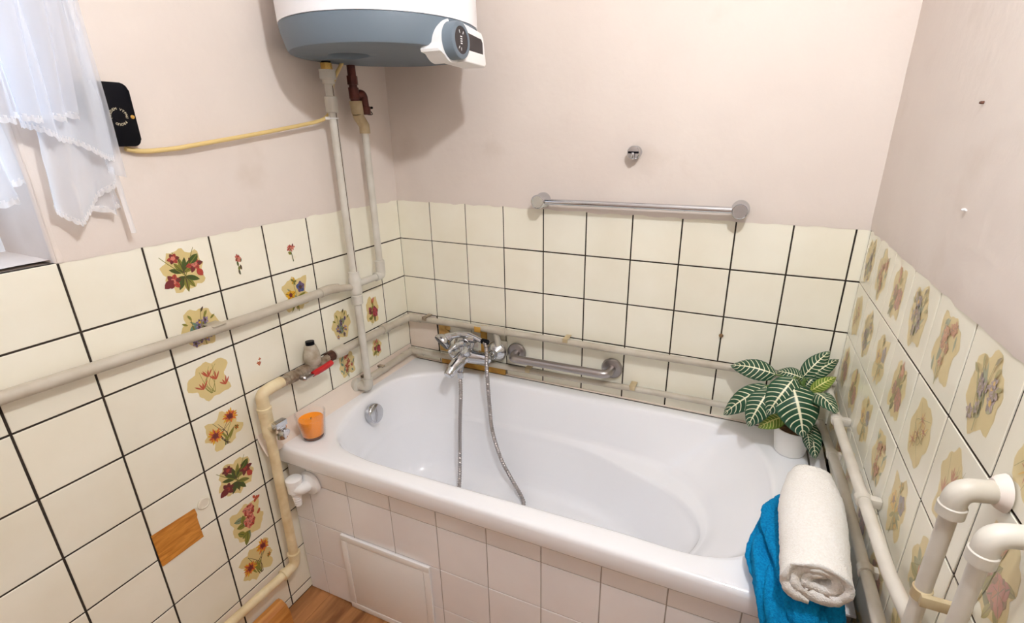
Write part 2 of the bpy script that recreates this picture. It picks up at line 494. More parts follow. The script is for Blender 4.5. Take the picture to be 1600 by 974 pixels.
# ---- wall lamp (above the picture, on the right wall)
lamp = thing('wall_lamp_offscreen', LAMP_POS, 'bare bulb wall lamp with white holder high on right wall', 'lamp')
mb = MB(); mb.lathe([(.05,0),(.05,.02),(.03,.03),(.012,.032)], (W-.005, LAMP_POS[1], LAMP_POS[2]+.07), (-1,0,0)); mb.build('wall_plate', M['white_plastic'], lamp)
mb = MB(); mb.tube(bend([(W-.03, LAMP_POS[1], LAMP_POS[2]+.07), (LAMP_POS[0], LAMP_POS[1], LAMP_POS[2]+.11), (LAMP_POS[0], LAMP_POS[1], LAMP_POS[2]+.06)], .03), .009, 12); mb.lathe([(.012,.075),(.02,.06),(.02,.034),(.015,.03)], LAMP_POS); mb.build('lamp_holder', M['white_plastic'], lamp)
mb = MB(); R = .034
mb.lathe([(R*math.sin(a*PI/14)+.0001, -R*math.cos(a*PI/14)) for a in range(15)], LAMP_POS); mb.build('bulb_offscreen', M['bulb'], lamp)
seat(lamp, (W-.005, LAMP_POS[1], LAMP_POS[2]+.07))

# ------------------------------------------------------------------ flower transfers on the tiles
DC = {'bk': srgb(212,192,134), 'bk2': srgb(220,204,164), 'dg': srgb(62,80,30), 'ol': srgb(124,122,48), 'gg': srgb(128,140,112), 'bg': srgb(104,132,118),
      'dr': srgb(112,38,42), 'rd': srgb(168,62,52), 'pk': srgb(206,124,108), 'pu': srgb(104,84,124), 'lp': srgb(150,130,160), 'ye': srgb(214,164,36),
      'or': srgb(206,112,40), 'bl': srgb(66,86,142), 'ln': srgb(74,56,36), 'rl': srgb(176,78,50), 'mg': srgb(168,60,84), 'wh': srgb(232,226,206)}
DM = {k: mat('transfer_'+k, c, .35) for k, c in DC.items()}
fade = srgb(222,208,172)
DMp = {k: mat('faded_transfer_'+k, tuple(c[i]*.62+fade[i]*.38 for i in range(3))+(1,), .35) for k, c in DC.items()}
class Dec:
    def __init__(s, w, h, rnd): s.mb = MB(); s.w = w/2; s.h = h/2; s.z = .00195; s.slots = []; s.r = rnd
    def sl(s, k):
        if k not in s.slots: s.slots.append(k)
        return s.slots.index(k)
    def poly(s, pts, k):
        s.z += .000012
        c = (sum(p[0] for p in pts)/len(pts), sum(p[1] for p in pts)/len(pts))
        vs = [(c[0]*s.w, c[1]*s.h, s.z)] + [(p[0]*s.w, p[1]*s.h, s.z) for p in pts]
        n = len(pts)
        s.mb.add(vs, [(0, 1+i, 1+(i+1) % n) for i in range(n)], s.sl(k))
    def blob(s, k, lob=7, amp=.16, base=.86):
        n = 44; a0 = s.r.uniform(0, 6.28); a1 = s.r.uniform(0, 6.28); a2 = s.r.uniform(0, 6.28)
        pts = []
        for i in range(n):
            a = 2*PI*i/n
            r = base + amp*.6*math.sin(lob*a+a0) + amp*.45*math.sin((lob//2+1)*a+a1) + amp*.25*math.sin((lob*2+1)*a+a2)
            q = max(abs(math.cos(a)), abs(math.sin(a)))
            r *= (1/q)**.35*.92
            pts.append((max(-1.05, min(1.05, r*math.cos(a))), max(-1.05, min(1.05, r*math.sin(a)))))
        s.poly(pts, k)
    def stem(s, pts, k='ln', w=.022):
        P = catmull([(x, y, 0) for x, y in pts], 4); s.z += .000012
        vs = []; fs = []
        for i, p in enumerate(P):
            t = (P[min(i+1, len(P)-1)] - P[max(i-1, 0)]); n = V(-t.y, t.x, 0).normalized()*w*(1-.6*i/len(P))
            vs += [((p.x+n.x)*s.w, (p.y+n.y)*s.h, s.z), ((p.x-n.x)*s.w, (p.y-n.y)*s.h, s.z)]
            if i: fs.append((2*i-2, 2*i-1, 2*i+1, 2*i))
        s.mb.add(vs, fs, s.sl(k))
    def leaf(s, x, y, ang, ln, wd, k, rib=None):
        a = math.radians(ang); pts = []
        for i in range(10):
            t = i/10*2
            f, sd = (t, 1) if t <= 1 else (2-t, -1)
            wv = math.sin(f*PI)**.8*wd*sd
            pts.append((x+math.cos(a)*f*ln-math.sin(a)*wv, y+math.sin(a)*f*ln+math.cos(a)*wv))
        s.poly(pts, k)
        if rib: s.stem([(x, y), (x+math.cos(a)*ln*.5, y+math.sin(a)*ln*.5), (x+math.cos(a)*ln*.95, y+math.sin(a)*ln*.95)], rib, wd*.14)
    def flower(s, x, y, r, n, k, k2=None, kc=None, a0=0, spread=360, wd=.34):
        for i in range(n):
            a = a0 + spread*i/n + s.r.uniform(-6, 6)
            s.leaf(x, y, a, r*s.r.uniform(.75, 1.1), r*wd*.85, k if i % 2 or not k2 else k2, 'ln' if r > .13 and wd > .2 else None)
        if kc: s.flower(x, y, r*.38, 6, kc, wd=.5)
    def done(s, tile_ob, loc, pal=None):
        ob = s.mb.build('flower_transfer', [(pal or DM)[k] for k in s.slots], tile_ob, smooth=False)
        ob.location = loc
        return ob
def decal(kind, w, h, seed):
    R = random.Random(seed); d = Dec(w, h, R); U = R.uniform
    if kind == 'lily' or kind == 'lily2':
        d.blob('bk', 9, .13, .9)
        for a in (100, 75, 130, 50, 155, 20): d.leaf(-.02, -.1, a+U(-6,6), U(.55,.8), .10, R.choice(['dg','ol','dg']), 'ln')
        for a in (200, 235, 270, 300, 335): d.leaf(0, -.25, a, U(.5,.7), .11, R.choice(['dg','ol']), 'ln')
        d.stem([(0,-.8),(0,-.2),(-.1,.4),(-.3,.8)]); d.stem([(0,-.3),(.3,.3),(.6,.85)], 'ol'); d.stem([(0,-.2),(-.5,.3),(-.85,.7)], 'ol')
        for (x, y, r) in ((.5,.15,.36), (-.52,-.35,.36), (-.32,.55,.28)): d.flower(x, y, r, 6, 'rd' if kind == 'lily' else 'dr', 'dr', 'pk' if kind == 'lily' else 'rd')
        d.leaf(.55,-.05,-60,.4,.14,'rd'); d.leaf(-.5,-.3,210,.5,.16,'dr'); d.leaf(.3,.2,40,.55,.15,'dg','ol')
    elif kind == 'violet':
        d.blob('bk', 6, .14, .9)
        for i in range(8): d.leaf(U(-.2,.2), U(-.4,0), U(30,150), U(.5,.8), .06, R.choice(['gg','ol','bg']))
        for i in range(3): d.leaf(U(-.4,.3), U(-.4,.1), U(0,360), .38, .2, R.choice(['gg','bg']), 'ol')
        for i in range(9):
            x, y = U(-.5,.5), U(-.7,.5); d.flower(x, y, U(.15,.24), 5, 'pu', 'lp', 'ln' if i % 3 else 'ye', U(0,90))
        d.leaf(.15,.65,50,.3,.05,'ln'); d.stem([(.1,-.8),(.05,0),(.2,.8)], 'ol'); d.stem([(-.1,-.6),(-.3,0),(-.35,.6)], 'ol')
        for a in (30,60,120,150): d.leaf(.62*math.cos(math.radians(a)), .5*math.sin(math.radians(a)), a, .3, .05, 'ol')
    elif kind == 'faded':
        d.blob('bk', 5, .2, .88)
        for i in range(7): d.stem([(U(-.15,.15), -.6), (U(-.3,.3), -.1), (U(-.6,.6), U(.2,.7))], 'ol', .014)
        for (x, y) in ((-.35,-.1),(.25,.1),(.6,-.3),(-.05,.35)):
            for a in (60, 85, 110, 135): d.leaf(x, y-.2, a+U(-8,8), U(.3,.45), .035, 'rl')
    elif kind == 'sun':
        d.blob('bk', 7, .2, .86)
        for i in range(7): d.stem([(U(-.1,.15), -.75), (U(-.2,.2), -.2), (U(-.5,.8), U(.1,.6))], R.choice(['ol','ln','dg']), .018)
        for i in range(5): d.leaf(U(-.2,.2), -.6, U(40,150), U(.5,.8), .05, 'ol')
        for (x, y) in ((.42,.52),(-.42,-.05)):
            d.flower(x, y, .40, 16, 'ye', 'or', wd=.16); d.flower(x, y, .29, 13, 'rd', 'or', wd=.16); d.flower(x, y, .17, 9, 'dr', wd=.3)
        d.flower(.6,-.15,.14,6,'or','ol')
    elif kind == 'pink':
        d.blob('bk', 7, .14, .88)
        for i in range(8): d.leaf(U(-.3,.1), U(-.6,.2), U(70,250), U(.4,.65), .14, R.choice(['ol','ol','gg']), 'dg')
        for (x, y, r) in ((.2,.45,.34),(.1,-.1,.36)): d.flower(x, y, r, 7, 'pk', 'rd', wd=.5); d.flower(x, y, r*.55, 5, 'pk', wd=.45)
        for i in range(6): d.leaf(.55+U(-.1,.2), U(.0,.8), U(20,120), .22, .07, 'rl')
    elif kind == 'pansy':
        d.blob('bk', 6, .2, .88)
        for i in range(8): d.leaf(0, -.2, U(0,360), U(.5,.85), .07, R.choice(['ol','gg','ye']))
        d.flower(-.38, 0, .33, 5, 'ye', None, 'dr', 90, wd=.5); d.flower(.35, .25, .33, 5, 'bl', 'pu', 'ln', 90, wd=.5)
        d.flower(.25,-.4,.2,5,'ol','ye'); d.flower(-.05,.62,.2,5,'ye','ol'); d.stem([(0,-.9),(0,-.3),(-.1,.6)], 'ol')
    elif kind == 'rose':
        d.blob('bk', 7, .13, .88)
        for i in range(9): d.leaf(U(-.3,.3), U(-.5,.1), U(0,360), U(.4,.7), .11, R.choice(['ol','dg','ol']), 'ln')
        d.flower(.3, -.15, .42, 8, 'mg', 'dr', wd=.5); d.flower(.3,-.15,.26,6,'mg','rd',wd=.5); d.flower(-.3,.0,.26,6,'dr','mg',wd=.5)
        for i in range(6): d.leaf(U(-.2,.2), U(.2,.5), U(50,130), U(.3,.5), .08, R.choice(['pk','rl','ol']))
        d.stem([(-.3,-.9),(-.1,-.3),(0,.6)], 'ol')
    elif kind == 'coral':
        d.blob('bk', 6, .15, .88)
        for i in range(12): d.leaf(R.choice([-.5,-.4,.55,.0]), U(-.8,.6), U(30,150), U(.25,.45), .06, 'bg')
        for i in range(11): d.flower(U(-.35,.5), U(-.45,.6), U(.14,.24), 5, 'pk', 'rl', None, U(0,90), wd=.3)
        d.stem([(0,-.95),(.05,-.2),(.1,.6)], 'ol'); d.stem([(0,-.9),(-.3,-.2),(-.4,.6)], 'bg')
    elif kind == 'spark':
        d.blob('bk2' if seed % 2 else 'bk', 6, .1, .9)
        for (x, y) in ((-.1,-.1),(.3,.15),(0,.35),(-.3,-.35)):
            d.flower(x, y, .3, 8, 'ye', 'rl', wd=.07); d.flower(x, y, .1, 5, 'rd')
        for i in range(6): d.stem([(0,-.1), (U(-.5,.5), U(-.5,.5)), (U(-.8,.8), U(-.8,.8))], 'ol', .012)
    elif kind == 'rem':
        for i in range(5): d.leaf(U(-.3,.3), U(-.6,.2), U(0,360), .5, .16, R.choice(['dg','ol','ln','wh']))
        for i in range(4): d.flower(U(-.5,.5), U(.2,.7), .35, 5, R.choice(['dr','rd','rd']), 'pk')
        d.stem([(.1,-.9),(0,0),(-.1,.5)], 'dg', .05)
    elif kind == 'tiny':
        for i in range(5): d.flower(U(-.4,.4), U(-.6,.7), .3, 4, 'or', 'rl')
    return d
def put(w, key, kind, s, z, wd, h, seed):
    t = TILES.get(key)
    if t is None: return
    c = t.matrix_basis.translation
    du = (s-c.y) if w == 'L' else (c.y-s) if w == 'R' else (s-c.x)
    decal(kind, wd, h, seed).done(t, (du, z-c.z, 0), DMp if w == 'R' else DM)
for (r, i, kind, s, z, w, h, sd) in (
    (0,5,'lily',-.823,1.188,.112,.118,1), (0,4,'rem',-.684,1.171,.036,.066,2), (0,3,'rem',-.512,1.164,.056,.06,3),
    (1,5,'violet',-.818,1.037,.104,.118,4), (1,3,'pansy',-.519,1.038,.108,.126,5), (2,5,'faded',-.826,.892,.122,.124,6),
    (2,2,'violet',-.361,.880,.094,.118,7), (2,1,'rose',-.204,.879,.078,.124,8), (2,4,'tiny',-.681,.880,.032,.04,9),
    (3,5,'sun',-.824,.737,.118,.118,10), (4,5,'lily2',-.822,.583,.118,.122,11), (5,5,'pink',-.822,.425,.118,.136,12),
    (6,5,'sun',-.822,.272,.124,.134,13), (3,2,'coral',-.361,.728,.09,.106,14), (3,1,'rose',-.205,.726,.062,.08,15)):
    put('L', ('L', r, i), kind, s, z, w, h, sd)
rkinds = [['violet','coral','rose','violet','coral','violet','spark','pansy','lily'],
          ['spark','violet','pansy','rose','spark','faded','rose','violet','coral'],
          ['rose','rose','pansy','coral','pansy','pink','coral','sun','violet'],
          ['faded','coral','spark','rose','rose','violet','lily','spark','rose'],
          ['violet','spark','rose','pansy','coral','violet','faded','pink','sun']]
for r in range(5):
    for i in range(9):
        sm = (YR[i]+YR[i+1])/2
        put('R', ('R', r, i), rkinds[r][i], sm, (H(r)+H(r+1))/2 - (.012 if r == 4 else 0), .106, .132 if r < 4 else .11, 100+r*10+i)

# wooden print patch and suction mark on the left wall
mb = MB(); z_ = .0040
mb.add([(z_,-1.051,.574),(z_,-.945,.571),(z_,-.943,.55),(z_,-.947,.54),(z_,-.943,.476),(z_,-1.049,.475)], [(0,5,4,3,2,1)])
mb.add([(.0021,-1.051,.574),(.0021,-.945,.571),(.0021,-.943,.476),(.0021,-1.049,.475)], [(0,1,2,3)])
tag(mb.build('wood_print_patch', M['wood_patch'], smooth=False), 'small orange wood-print sticker patch stuck on cream wall tiles', 'sticker')
mb = MB(); mb.lathe([(.0165,0),(.0165,.003),(.013,.0045),(.012,.003),(.004,.003)], (.0020,-.921,.569), (1,0,0), 28)
tag(mb.build('suction_disc', mat('clear_suction_disc', srgb(226,220,204), .15)), 'small pale round suction disc above the wood-print patch', 'suction disc')

# ------------------------------------------------------------------ bathtub
def tub():
    t = thing('bathtub', (0,0,0), 'long white acrylic bathtub with sloping backrest and armrest ledge', 'bathtub')
    rim = [(.06,-.29),(.083,-.46),(.155,-.595),(.30,-.637),(.55,-.637),(.80,-.631),(1.05,-.626),(1.25,-.622),(1.362,-.555),(1.405,-.38),(1.378,-.17),(1.26,-.062),(1.05,-.05),(.80,-.053),(.50,-.056),(.30,-.060),(.15,-.112),(.082,-.19)]
    U = [(.083,-.30),(.106,-.46),(.178,-.568),(.31,-.605),(.55,-.607),(.78,-.60),(1.0,-.577),(1.14,-.535),(1.222,-.475),(1.260,-.355),(1.228,-.228),(1.130,-.138),(1.0,-.100),(.80,-.080),(.50,-.088),(.31,-.092),(.17,-.14),(.102,-.205)]
    Vv = [(.088,-.30),(.111,-.457),(.183,-.562),(.315,-.598),(.55,-.60),(.78,-.59),(.99,-.558),(1.125,-.51),(1.204,-.455),(1.237,-.362),(1.205,-.278),(1.122,-.206),(.985,-.156),(.79,-.100),(.50,-.096),(.315,-.1),(.176,-.146),(.108,-.21)]
    B1 = [(.115,-.31),(.137,-.445),(.205,-.53),(.33,-.562),(.55,-.565),(.76,-.555),(.93,-.53),(1.03,-.49),(1.09,-.435),(1.108,-.355),(1.09,-.285),(1.03,-.22),(.93,-.175),(.76,-.14),(.50,-.132),(.33,-.134),(.2,-.17),(.134,-.225)]
    cx, cy = .6, -.345
    def ins(keys, d, only=None):
        out = []
        for (x, y) in keys:
            v = V(x-cx, y-cy, 0); n = V(v.x*.25, v.y, 0); n.normalize()
            ex = 1 if abs(x-cx) > .35 else 0
            w = V(math.copysign(1, v.x)*min(1, max(0, abs(v.x)-.25)/.45), v.y/.3, 0).normalized()
            out.append((x-w.x*d, y-w.y*d))
        return out
    levels = [(.6050, ins(rim,-.014)), (.6040, ins(rim,-.006)), (.6005, rim), (.5945, ins(rim,.0045)), (.584, ins(rim,.008))]
    def lerp(a, b, k): return [(p[0]+(q[0]-p[0])*k, p[1]+(q[1]-p[1])*k) for p, q in zip(a, b)]
    r2 = ins(rim,.008)
    for k in (.25,.5,.75,.92): levels.append((.584+(.445-.584)*k, lerp(r2, U, k)))
    levels += [(.4400, U), (.4345, lerp(U, Vv, .25)), (.4225, lerp(U, Vv, .8)), (.416, lerp(U, Vv, .95)), (.405, Vv)]
    for k in (.12,.35,.6,.82): levels.append((.405+(.255-.405)*k, lerp(Vv, B1, k)))
    levels += [(.255, B1), (.230, ins(B1,.012)), (.212, ins(B1,.032)), (.202, ins(B1,.06)), (.1975, ins(B1,.10))]
    sub = 12; rings = []
    for z, keys in levels:
        rings.append([V(p.x, p.y, z) for p in catmull([(x, y, 0) for x, y in keys], sub, True)])
    n = len(rings[0])
    # outer edge of the rim
    X0, X1, Y0, Y1 = .003, 1.505, -.692, -.003
    def outer(ins_, z):
        x0, x1, y0, y1 = X0+ins_, X1-ins_, Y0+ins_, Y1-ins_
        out = []
        oc = V(.75, -.35, 0)
        for p in rings[0]:
            d = V(p.x-oc.x, p.y-oc.y, 0); ts = []
            if d.x > 1e-9: ts.append((x1-oc.x)/d.x)
            if d.x < -1e-9: ts.append((x0-oc.x)/d.x)
            if d.y > 1e-9: ts.append((y1-oc.y)/d.y)
            if d.y < -1e-9: ts.append((y0-oc.y)/d.y)
            k = min(ts); out.append(V(oc.x+d.x*k, oc.y+d.y*k, z))
        for c in ((x0,y0),(x1,y0),(x1,y1),(x0,y1)):
            i = min(range(n), key=lambda q: (out[q].x-c[0])**2+(out[q].y-c[1])**2)
            out[i] = V(c[0], c[1], z)
        return out
    allr = [outer(.03,.549), outer(.003,.546), outer(.0,.552), outer(0,.590), outer(.002,.5985), outer(.006,.6035), outer(.013,.6055)] + rings
    # last ring towards the bottom centre
    mb = MB(); vs = [p for r in allr for p in r]; fs = []
    for i in range(len(allr)-1):
        for k in range(n): fs.append((i*n+k, i*n+(k+1) % n, (i+1)*n+(k+1) % n, (i+1)*n+k))
    vs.append(V(.55,-.35,.194)); ci = len(vs)-1; b = (len(allr)-1)*n
    for k in range(n): fs.append((b+k, b+(k+1) % n, ci))
    mb.add(vs, fs)
    body = mb.build('tub_shell', M['enamel'], t, angle=70)
    # overflow cover on the left end
    mb = MB(); o = V(.094,-.355,.545); d = V(.97,.02,.2).normalized()
    mb.lathe([(.036,-.012),(.036,.004),(.034,.008),(.030,.010),(.002,.0115)], o, d, 40)
    mb.build('overflow_cover', M['chrome'], t)
    seat(t, (.75,-.345,.0))
    return t
tub()

# tiled panel under the rim
pan = thing('bath_panel', (0,0,0), 'white square-tiled panel closing the front of the bathtub', 'bath panel')
yF = -.6625
mb = MB(); mb.box(.003, W-.002, yF+.0005, yF+.03, .001, .548); mb.build('panel_bed', M['grout_grey'], pan, smooth=False)
XF = [.003] + [.08044+.15841*i for i in range(9)] + [W-.003]
ZF = [.548, .466, .309, .152, .001]
for a, b in zip(XF, XF[1:]):
    for z1, z0 in zip(ZF, ZF[1:]):
        w_, h_ = b-a-.003, z1-z0-.003
        if w_ < .005: continue
        ob = bpy.data.objects.new('tile', tile_mesh(w_, h_, M['tile_white'])); col.objects.link(ob); ob.parent = pan
        ob.matrix_basis = frame('B', ((a+b)/2, yF, (z0+z1)/2)) @ Matrix.Rotation(rt.uniform(-.003,.003), 4, 'Y')
seat(pan, (.78, yF, 0))
# access door in the panel
ac = thing('access_panel', (0,0,0), 'white plastic square access panel set into the bath tiles', 'access panel')
mb = MB(); yA = yF-.005
fx0, fx1, fz0, fz1 = .19, .523, .002, .309
for (a, b, c, d) in ((fx0, fx1, fz1-.022, fz1), (fx0, fx1, fz0, fz0+.022), (fx0, fx0+.022, fz0+.022, fz1-.022), (fx1-.022, fx1, fz0+.022, fz1-.022)):
    mb.bbox(a, b, yA-.006, yA+.002, c, d, .0018)
mb.build('frame', M['white_plastic'], ac)
mb = MB(); mb.bbox(fx0+.0232, fx1-.0232, yA-.005, yA+.002, fz0+.0232, fz1-.0232, .0012); mb.build('door', M['white_plastic'], ac)
seat(ac, (.356, yA, 0))
# ledge between tub end and right wall
led = struct(bpy.data.objects.new('trim_1', None)); col.objects.link(led)
mb = MB(); mb.box(1.507, W-.006, -.632, -.006, .0, .593); mb.build('ledge_bed', M['grout_grey'], led, smooth=False)
for a, b in ((-.115,-.008),(-.27,-.115),(-.425,-.27),(-.58,-.425),(-.66,-.58)):
    ob = bpy.data.objects.new('tile', tile_mesh(.0415, -(a-b)-.003, M['tile_white'])); col.objects.link(ob); ob.parent = led
    ob.matrix_basis = Matrix.Translation((1.529, (a+b)/2, .597))
# skirting under the pipe on the left
mb = MB(); prof = [(.006,0),(.006,.085),(.012,.092),(.026,.092),(.044,.08),(.056,.05),(.060,.0)]
ys = [-.790,-.7925,-.80] + [-.80-.1*k for k in range(1, 17)]
vs = []; fs = []
for q, y in enumerate(ys):
    sc_ = (.86,.96,1.0)[q] if q < 3 else 1
    for (x, z) in prof: vs.append((.006+(x-.006)*sc_, y, z*sc_))
nP = len(prof)
for q in range(len(ys)-1):
    for k in range(nP): fs.append((q*nP+k, q*nP+(k+1) % nP, (q+1)*nP+(k+1) % nP, (q+1)*nP+k))
fs.append(tuple(range(nP))); fs.append(tuple((len(ys)-1)*nP+k for k in range(nP)))
mb.add(vs, fs); struct(mb.build('baseboard_left', M['skirting'], angle=25))

# ------------------------------------------------------------------ water heater
HC = (.273, -.333); TILT = -1.0
he = thing('water_heater', (0,0,0), 'large white cylindrical water heater with grey-blue base on the wall', 'water heater')
mb = MB(); mb.lathe([(.245,1.7565),(.2535,1.758),(.2535,2.46),(.245,2.49),(.2,2.51)], (HC[0], HC[1], 0), (0,0,1), 72); mb.build('tank', M['white_gloss'], he)
mb = MB(); mb.lathe([(.248,1.759),(.2526,1.7555),(.2515,1.742),(.2415,1.7005),(.2385,1.6955),(.232,1.694),(.14,1.697),(.02,1.699)], (HC[0], HC[1], 0), (0,0,1), 72); bc = mb.build('base_cover', M['grey_blue'], he)
cut_mb = MB(); cut_mb.lathe([(.055,0),(.055,.05)], (.185,-.375,1.67), (0,0,1), 36); cutter = cut_mb.build('recess_cut', M['grey_blue'])
bo = bc.modifiers.new('recess', 'BOOLEAN'); bo.operation = 'DIFFERENCE'; bo.object = cutter; bo.solver = 'EXACT'
bpy.context.view_layer.update()
cut_me = bpy.data.meshes.new_from_object(bc.evaluated_get(bpy.context.evaluated_depsgraph_get()))
bc.modifiers.clear(); bc.data = cut_me; bpy.data.objects.remove(cutter)
mb = MB(); mb.lathe([(.053,0),(.053,.004),(.001,.004)], (.185,-.375,1.7165), (0,0,1), 30); mb.build('underside_hatch', M['grey_blue'], he)
for zz in (2.0, 2.35):
    mb = MB(); mb.box(.020, .03, -.42, -.25, zz, zz+.04); mb.build('wall_bracket', M['white_gloss'], he, smooth=False)
# control unit, frame u=+y, v=+z, n=+x at the front of the tank
CU = frame('L', (HC[0]+.243, HC[1], 1.708))
def prism(mb, pts, n0, n1, Mx, mi=0, bev=.004, seg=2):
    bm = bmesh.new()
    a = [bm.verts.new((p[0], p[1], n0)) for p in pts]; b = [bm.verts.new((p[0], p[1], n1)) for p in pts]
    n = len(pts)
    bm.faces.new(a[::-1]); top = bm.faces.new(b)
    for i in range(n): bm.faces.new((a[i], a[(i+1) % n], b[(i+1) % n], b[i]))
    bmesh.ops.bevel(bm, geom=top.edges[:], offset=bev, segments=seg, profile=.5, affect='EDGES')
    mb.addbm(bm, mi, Mx)
mb = MB(); KU, KV = -.054, .0
arc = []
for a in range(80, 292, 6):
    rr_ = .0475 + (.016*math.exp(-((a-203)/9.0)**2))
    arc.append((KU+rr_*math.cos(math.radians(a)), KV+rr_*math.sin(math.radians(a))))
prism(mb, [(.0,-.03),(.0,.044)] + arc, -.05, .002, CU, 0, .002)
prism(mb, [(-.03,-.044),(.078,-.048),(.086,-.040),(.078,.020),(.068,.034),(-.03,.044)], -.04, .022, CU, 0, .006, 3)
cu = mb.build('control_housing', M['white_plastic'], he)
mb = MB(); mb.lathe([(.042,-.06),(.042,.026),(.041,.030),(.038,.032),(.031,.032),(.030,.029)], CU @ V(KU,KV,0), (1,0,0), 44); kn = mb.build('control_knob', M['grey_blue'], he)
mb = MB(); mb.lathe([(.0305,.026),(.0305,.0305),(.002,.0306)], CU @ V(KU,KV,0), (1,0,0), 40); mb.build('knob_face', M['dark_glass'], kn)
mb = MB()
for (u, v, a, b) in ((KU-.004,.008,.008,.0024), (KU-.004,.003,.008,.0024), (KU-.004,-.002,.008,.0024), (KU-.004,-.007,.008,.0024)):
    mb.box(u, u+a, v-b/2, v+b/2, .0308, .0312, 0, CU)
for ang in (60, 110, 235, 265):
    c, s_ = math.cos(math.radians(ang)), math.sin(math.radians(ang))
    p = [V(KU+c*r-s_*w_, KV+s_*r+c*w_, .0311) for r, w_ in ((.016,-.0012),(.023,-.0012),(.023,.0012),(.016,.0012))]
    mb.add([CU @ q for q in p], [(0,1,2,3)])
mb.build('knob_marking', M['white_plastic'], kn, smooth=False)
mb = MB(); prism(mb, [(-.006,-.016),(.068,-.018),(.068,.010),(.062,.018),(-.006,.024)], .010, .0227, CU, 0, .001, 1); mb.build('display', M['dark_glass'], cu)
seat(he, (HC[0], HC[1], 1.69))
from mathutils import Quaternion
he.rotation_mode = 'QUATERNION'; he.rotation_quaternion = Quaternion((-.62, .785, 0), math.radians(TILT))
he.location.z += .002

# ------------------------------------------------------------------ pipework on the left wall
PX = .062
P1y, P2y = -.335, -.205
r1 = thing('riser_pipe', (0,0,0), 'white plastic riser pipe with brass nut from heater down to tub rim', 'pipe')
mb = MB(); mb.tube([(PX,P1y,1.665),(PX,P1y,1.60),(PX,P1y,1.02),(PX,P1y,.64)], .0125, 18); mb.build('pipe', M['pipe_white'], r1)
mb = MB(); mb.lathe([(.009,1.68),(.013,1.68),(.013,1.712),(.009,1.712)], (PX,P1y,0)); mb.build('heater_stub', M['black'], r1)
mb = MB(); mb.lathe([(.011,1.662),(.012,1.668),(.0165,1.669),(.0165,1.690),(.012,1.692)], (PX,P1y,0), n=6); mb.build('brass_nut', M['brass'], r1)
mb = MB(); mb.lathe([(.0135,1.634),(.0175,1.636),(.0175,1.646),(.0225,1.648),(.0225,1.672),(.0135,1.673)], (PX,P1y,0)); mb.build('coupling', M['pipe_white'], r1)
mb = MB(); mb.lathe([(.013,1.556),(.0175,1.558),(.0185,1.60),(.013,1.602)], (PX,P1y,0)); mb.build('coupling', M['pipe_white'], r1)
mb = MB(); mb.lathe([(.013,.952),(.0175,.955),(.0185,.985),(.0165,.987),(.0165,.99),(.0195,.992),(.0195,1.045),(.0172,1.048),(.0172,1.066),(.013,1.068)], (PX,P1y,0)); mb.build('tee', M['pipe_white'], r1)
mb = MB(); mb.tube(bend([(PX,P1y,.672),(PX,P1y,.636),(.01,P1y-.004,.636)], .012), .0165, 16); mb.lathe([(.0245,.003),(.026,.006),(.026,.02),(.017,.026)], (0,P1y-.004,.636), (1,0,0)); mb.build('elbow', M['pipe_white'], r1)
mb = MB(); mb.bbox(PX+.0122,PX+.0135,P1y-.0005,P1y+.0012,1.02,1.63,.0003); mb.build('pipe_print', M['joint'], r1, smooth=False)
seat(r1, (PX, P1y, .62))
r2 = thing('heater_inlet_pipe', (0,0,0), 'white plastic pipe with dark brown safety valve under the heater', 'pipe')
Y2 = -.222
mb = MB(); mb.tube([(PX,P2y,1.50),(PX,P2y,1.3),(PX,P2y,1.05)], .0112, 18); mb.build('pipe', M['pipe_white'], r2)
mb = MB(); mb.tube(bend([(PX,P2y,1.066),(PX,P2y,1.022),(PX,P1y+.012,1.022)], .014), .0118, 16)
mb.lathe([(.012,1.03),(.0165,1.032),(.0165,1.075),(.012,1.077)], (PX,P2y,0)); mb.tube(bend([(PX,P2y,1.04),(PX,P2y,1.022),(PX,P2y-.03,1.022)], .014), .0158, 16); mb.build('elbow', M['pipe_white'], r2)
mb = MB(); mb.lathe([(.0125,1.622),(.0125,1.698)], (PX,Y2-.013,0)); mb.lathe([(.0165,1.64),(.0165,1.665)], (PX,Y2-.013,0), n=6); mb.lathe([(.015,1.60),(.0155,1.632)], (PX,Y2-.013,0))
mb.tube([(PX,Y2-.013,1.63),(PX,Y2-.010,1.585)], .0145, 16)
mb.tube(bend([(PX,Y2-.01,1.612),(PX+.005,Y2+.022,1.618),(PX+.005,Y2+.026,1.572)], .014), .0125, 14)
mb.lathe([(.0145,1.555),(.0155,1.558),(.0155,1.578),(.0135,1.58)], (PX+.005,Y2+.026,0)); mb.build('safety_valve', M['brown_brass'], r2)
mb = MB(); mb.tube([(PX+.005,Y2+.035,1.575),(PX+.005,Y2+.058,1.577)], .0038, 10); mb.tube(catmull([(PX+.005,Y2+.035,1.561),(PX+.005,Y2+.047,1.566),(PX+.005,Y2+.056,1.558),(PX+.005,Y2+.045,1.555),(PX+.005,Y2+.03,1.556)], 5), .0014, 8); mb.build('valve_lever', M['black'], r2)
mb = MB(); mb.tube([(PX,Y2-.010,1.594),(PX,Y2-.008,1.572),(PX,Y2-.006,1.556)], [.019,.019,.018], 18)
mb.tube([(PX,Y2-.006,1.556),(PX,Y2-.002,1.545),(PX,P2y+.0,1.522),(PX,P2y,1.498)], [.0172,.0172,.0165,.0165], 18); mb.build('bent_fitting', M['elbow_tan'], r2)
seat(r2, (PX, P2y, 1.0))
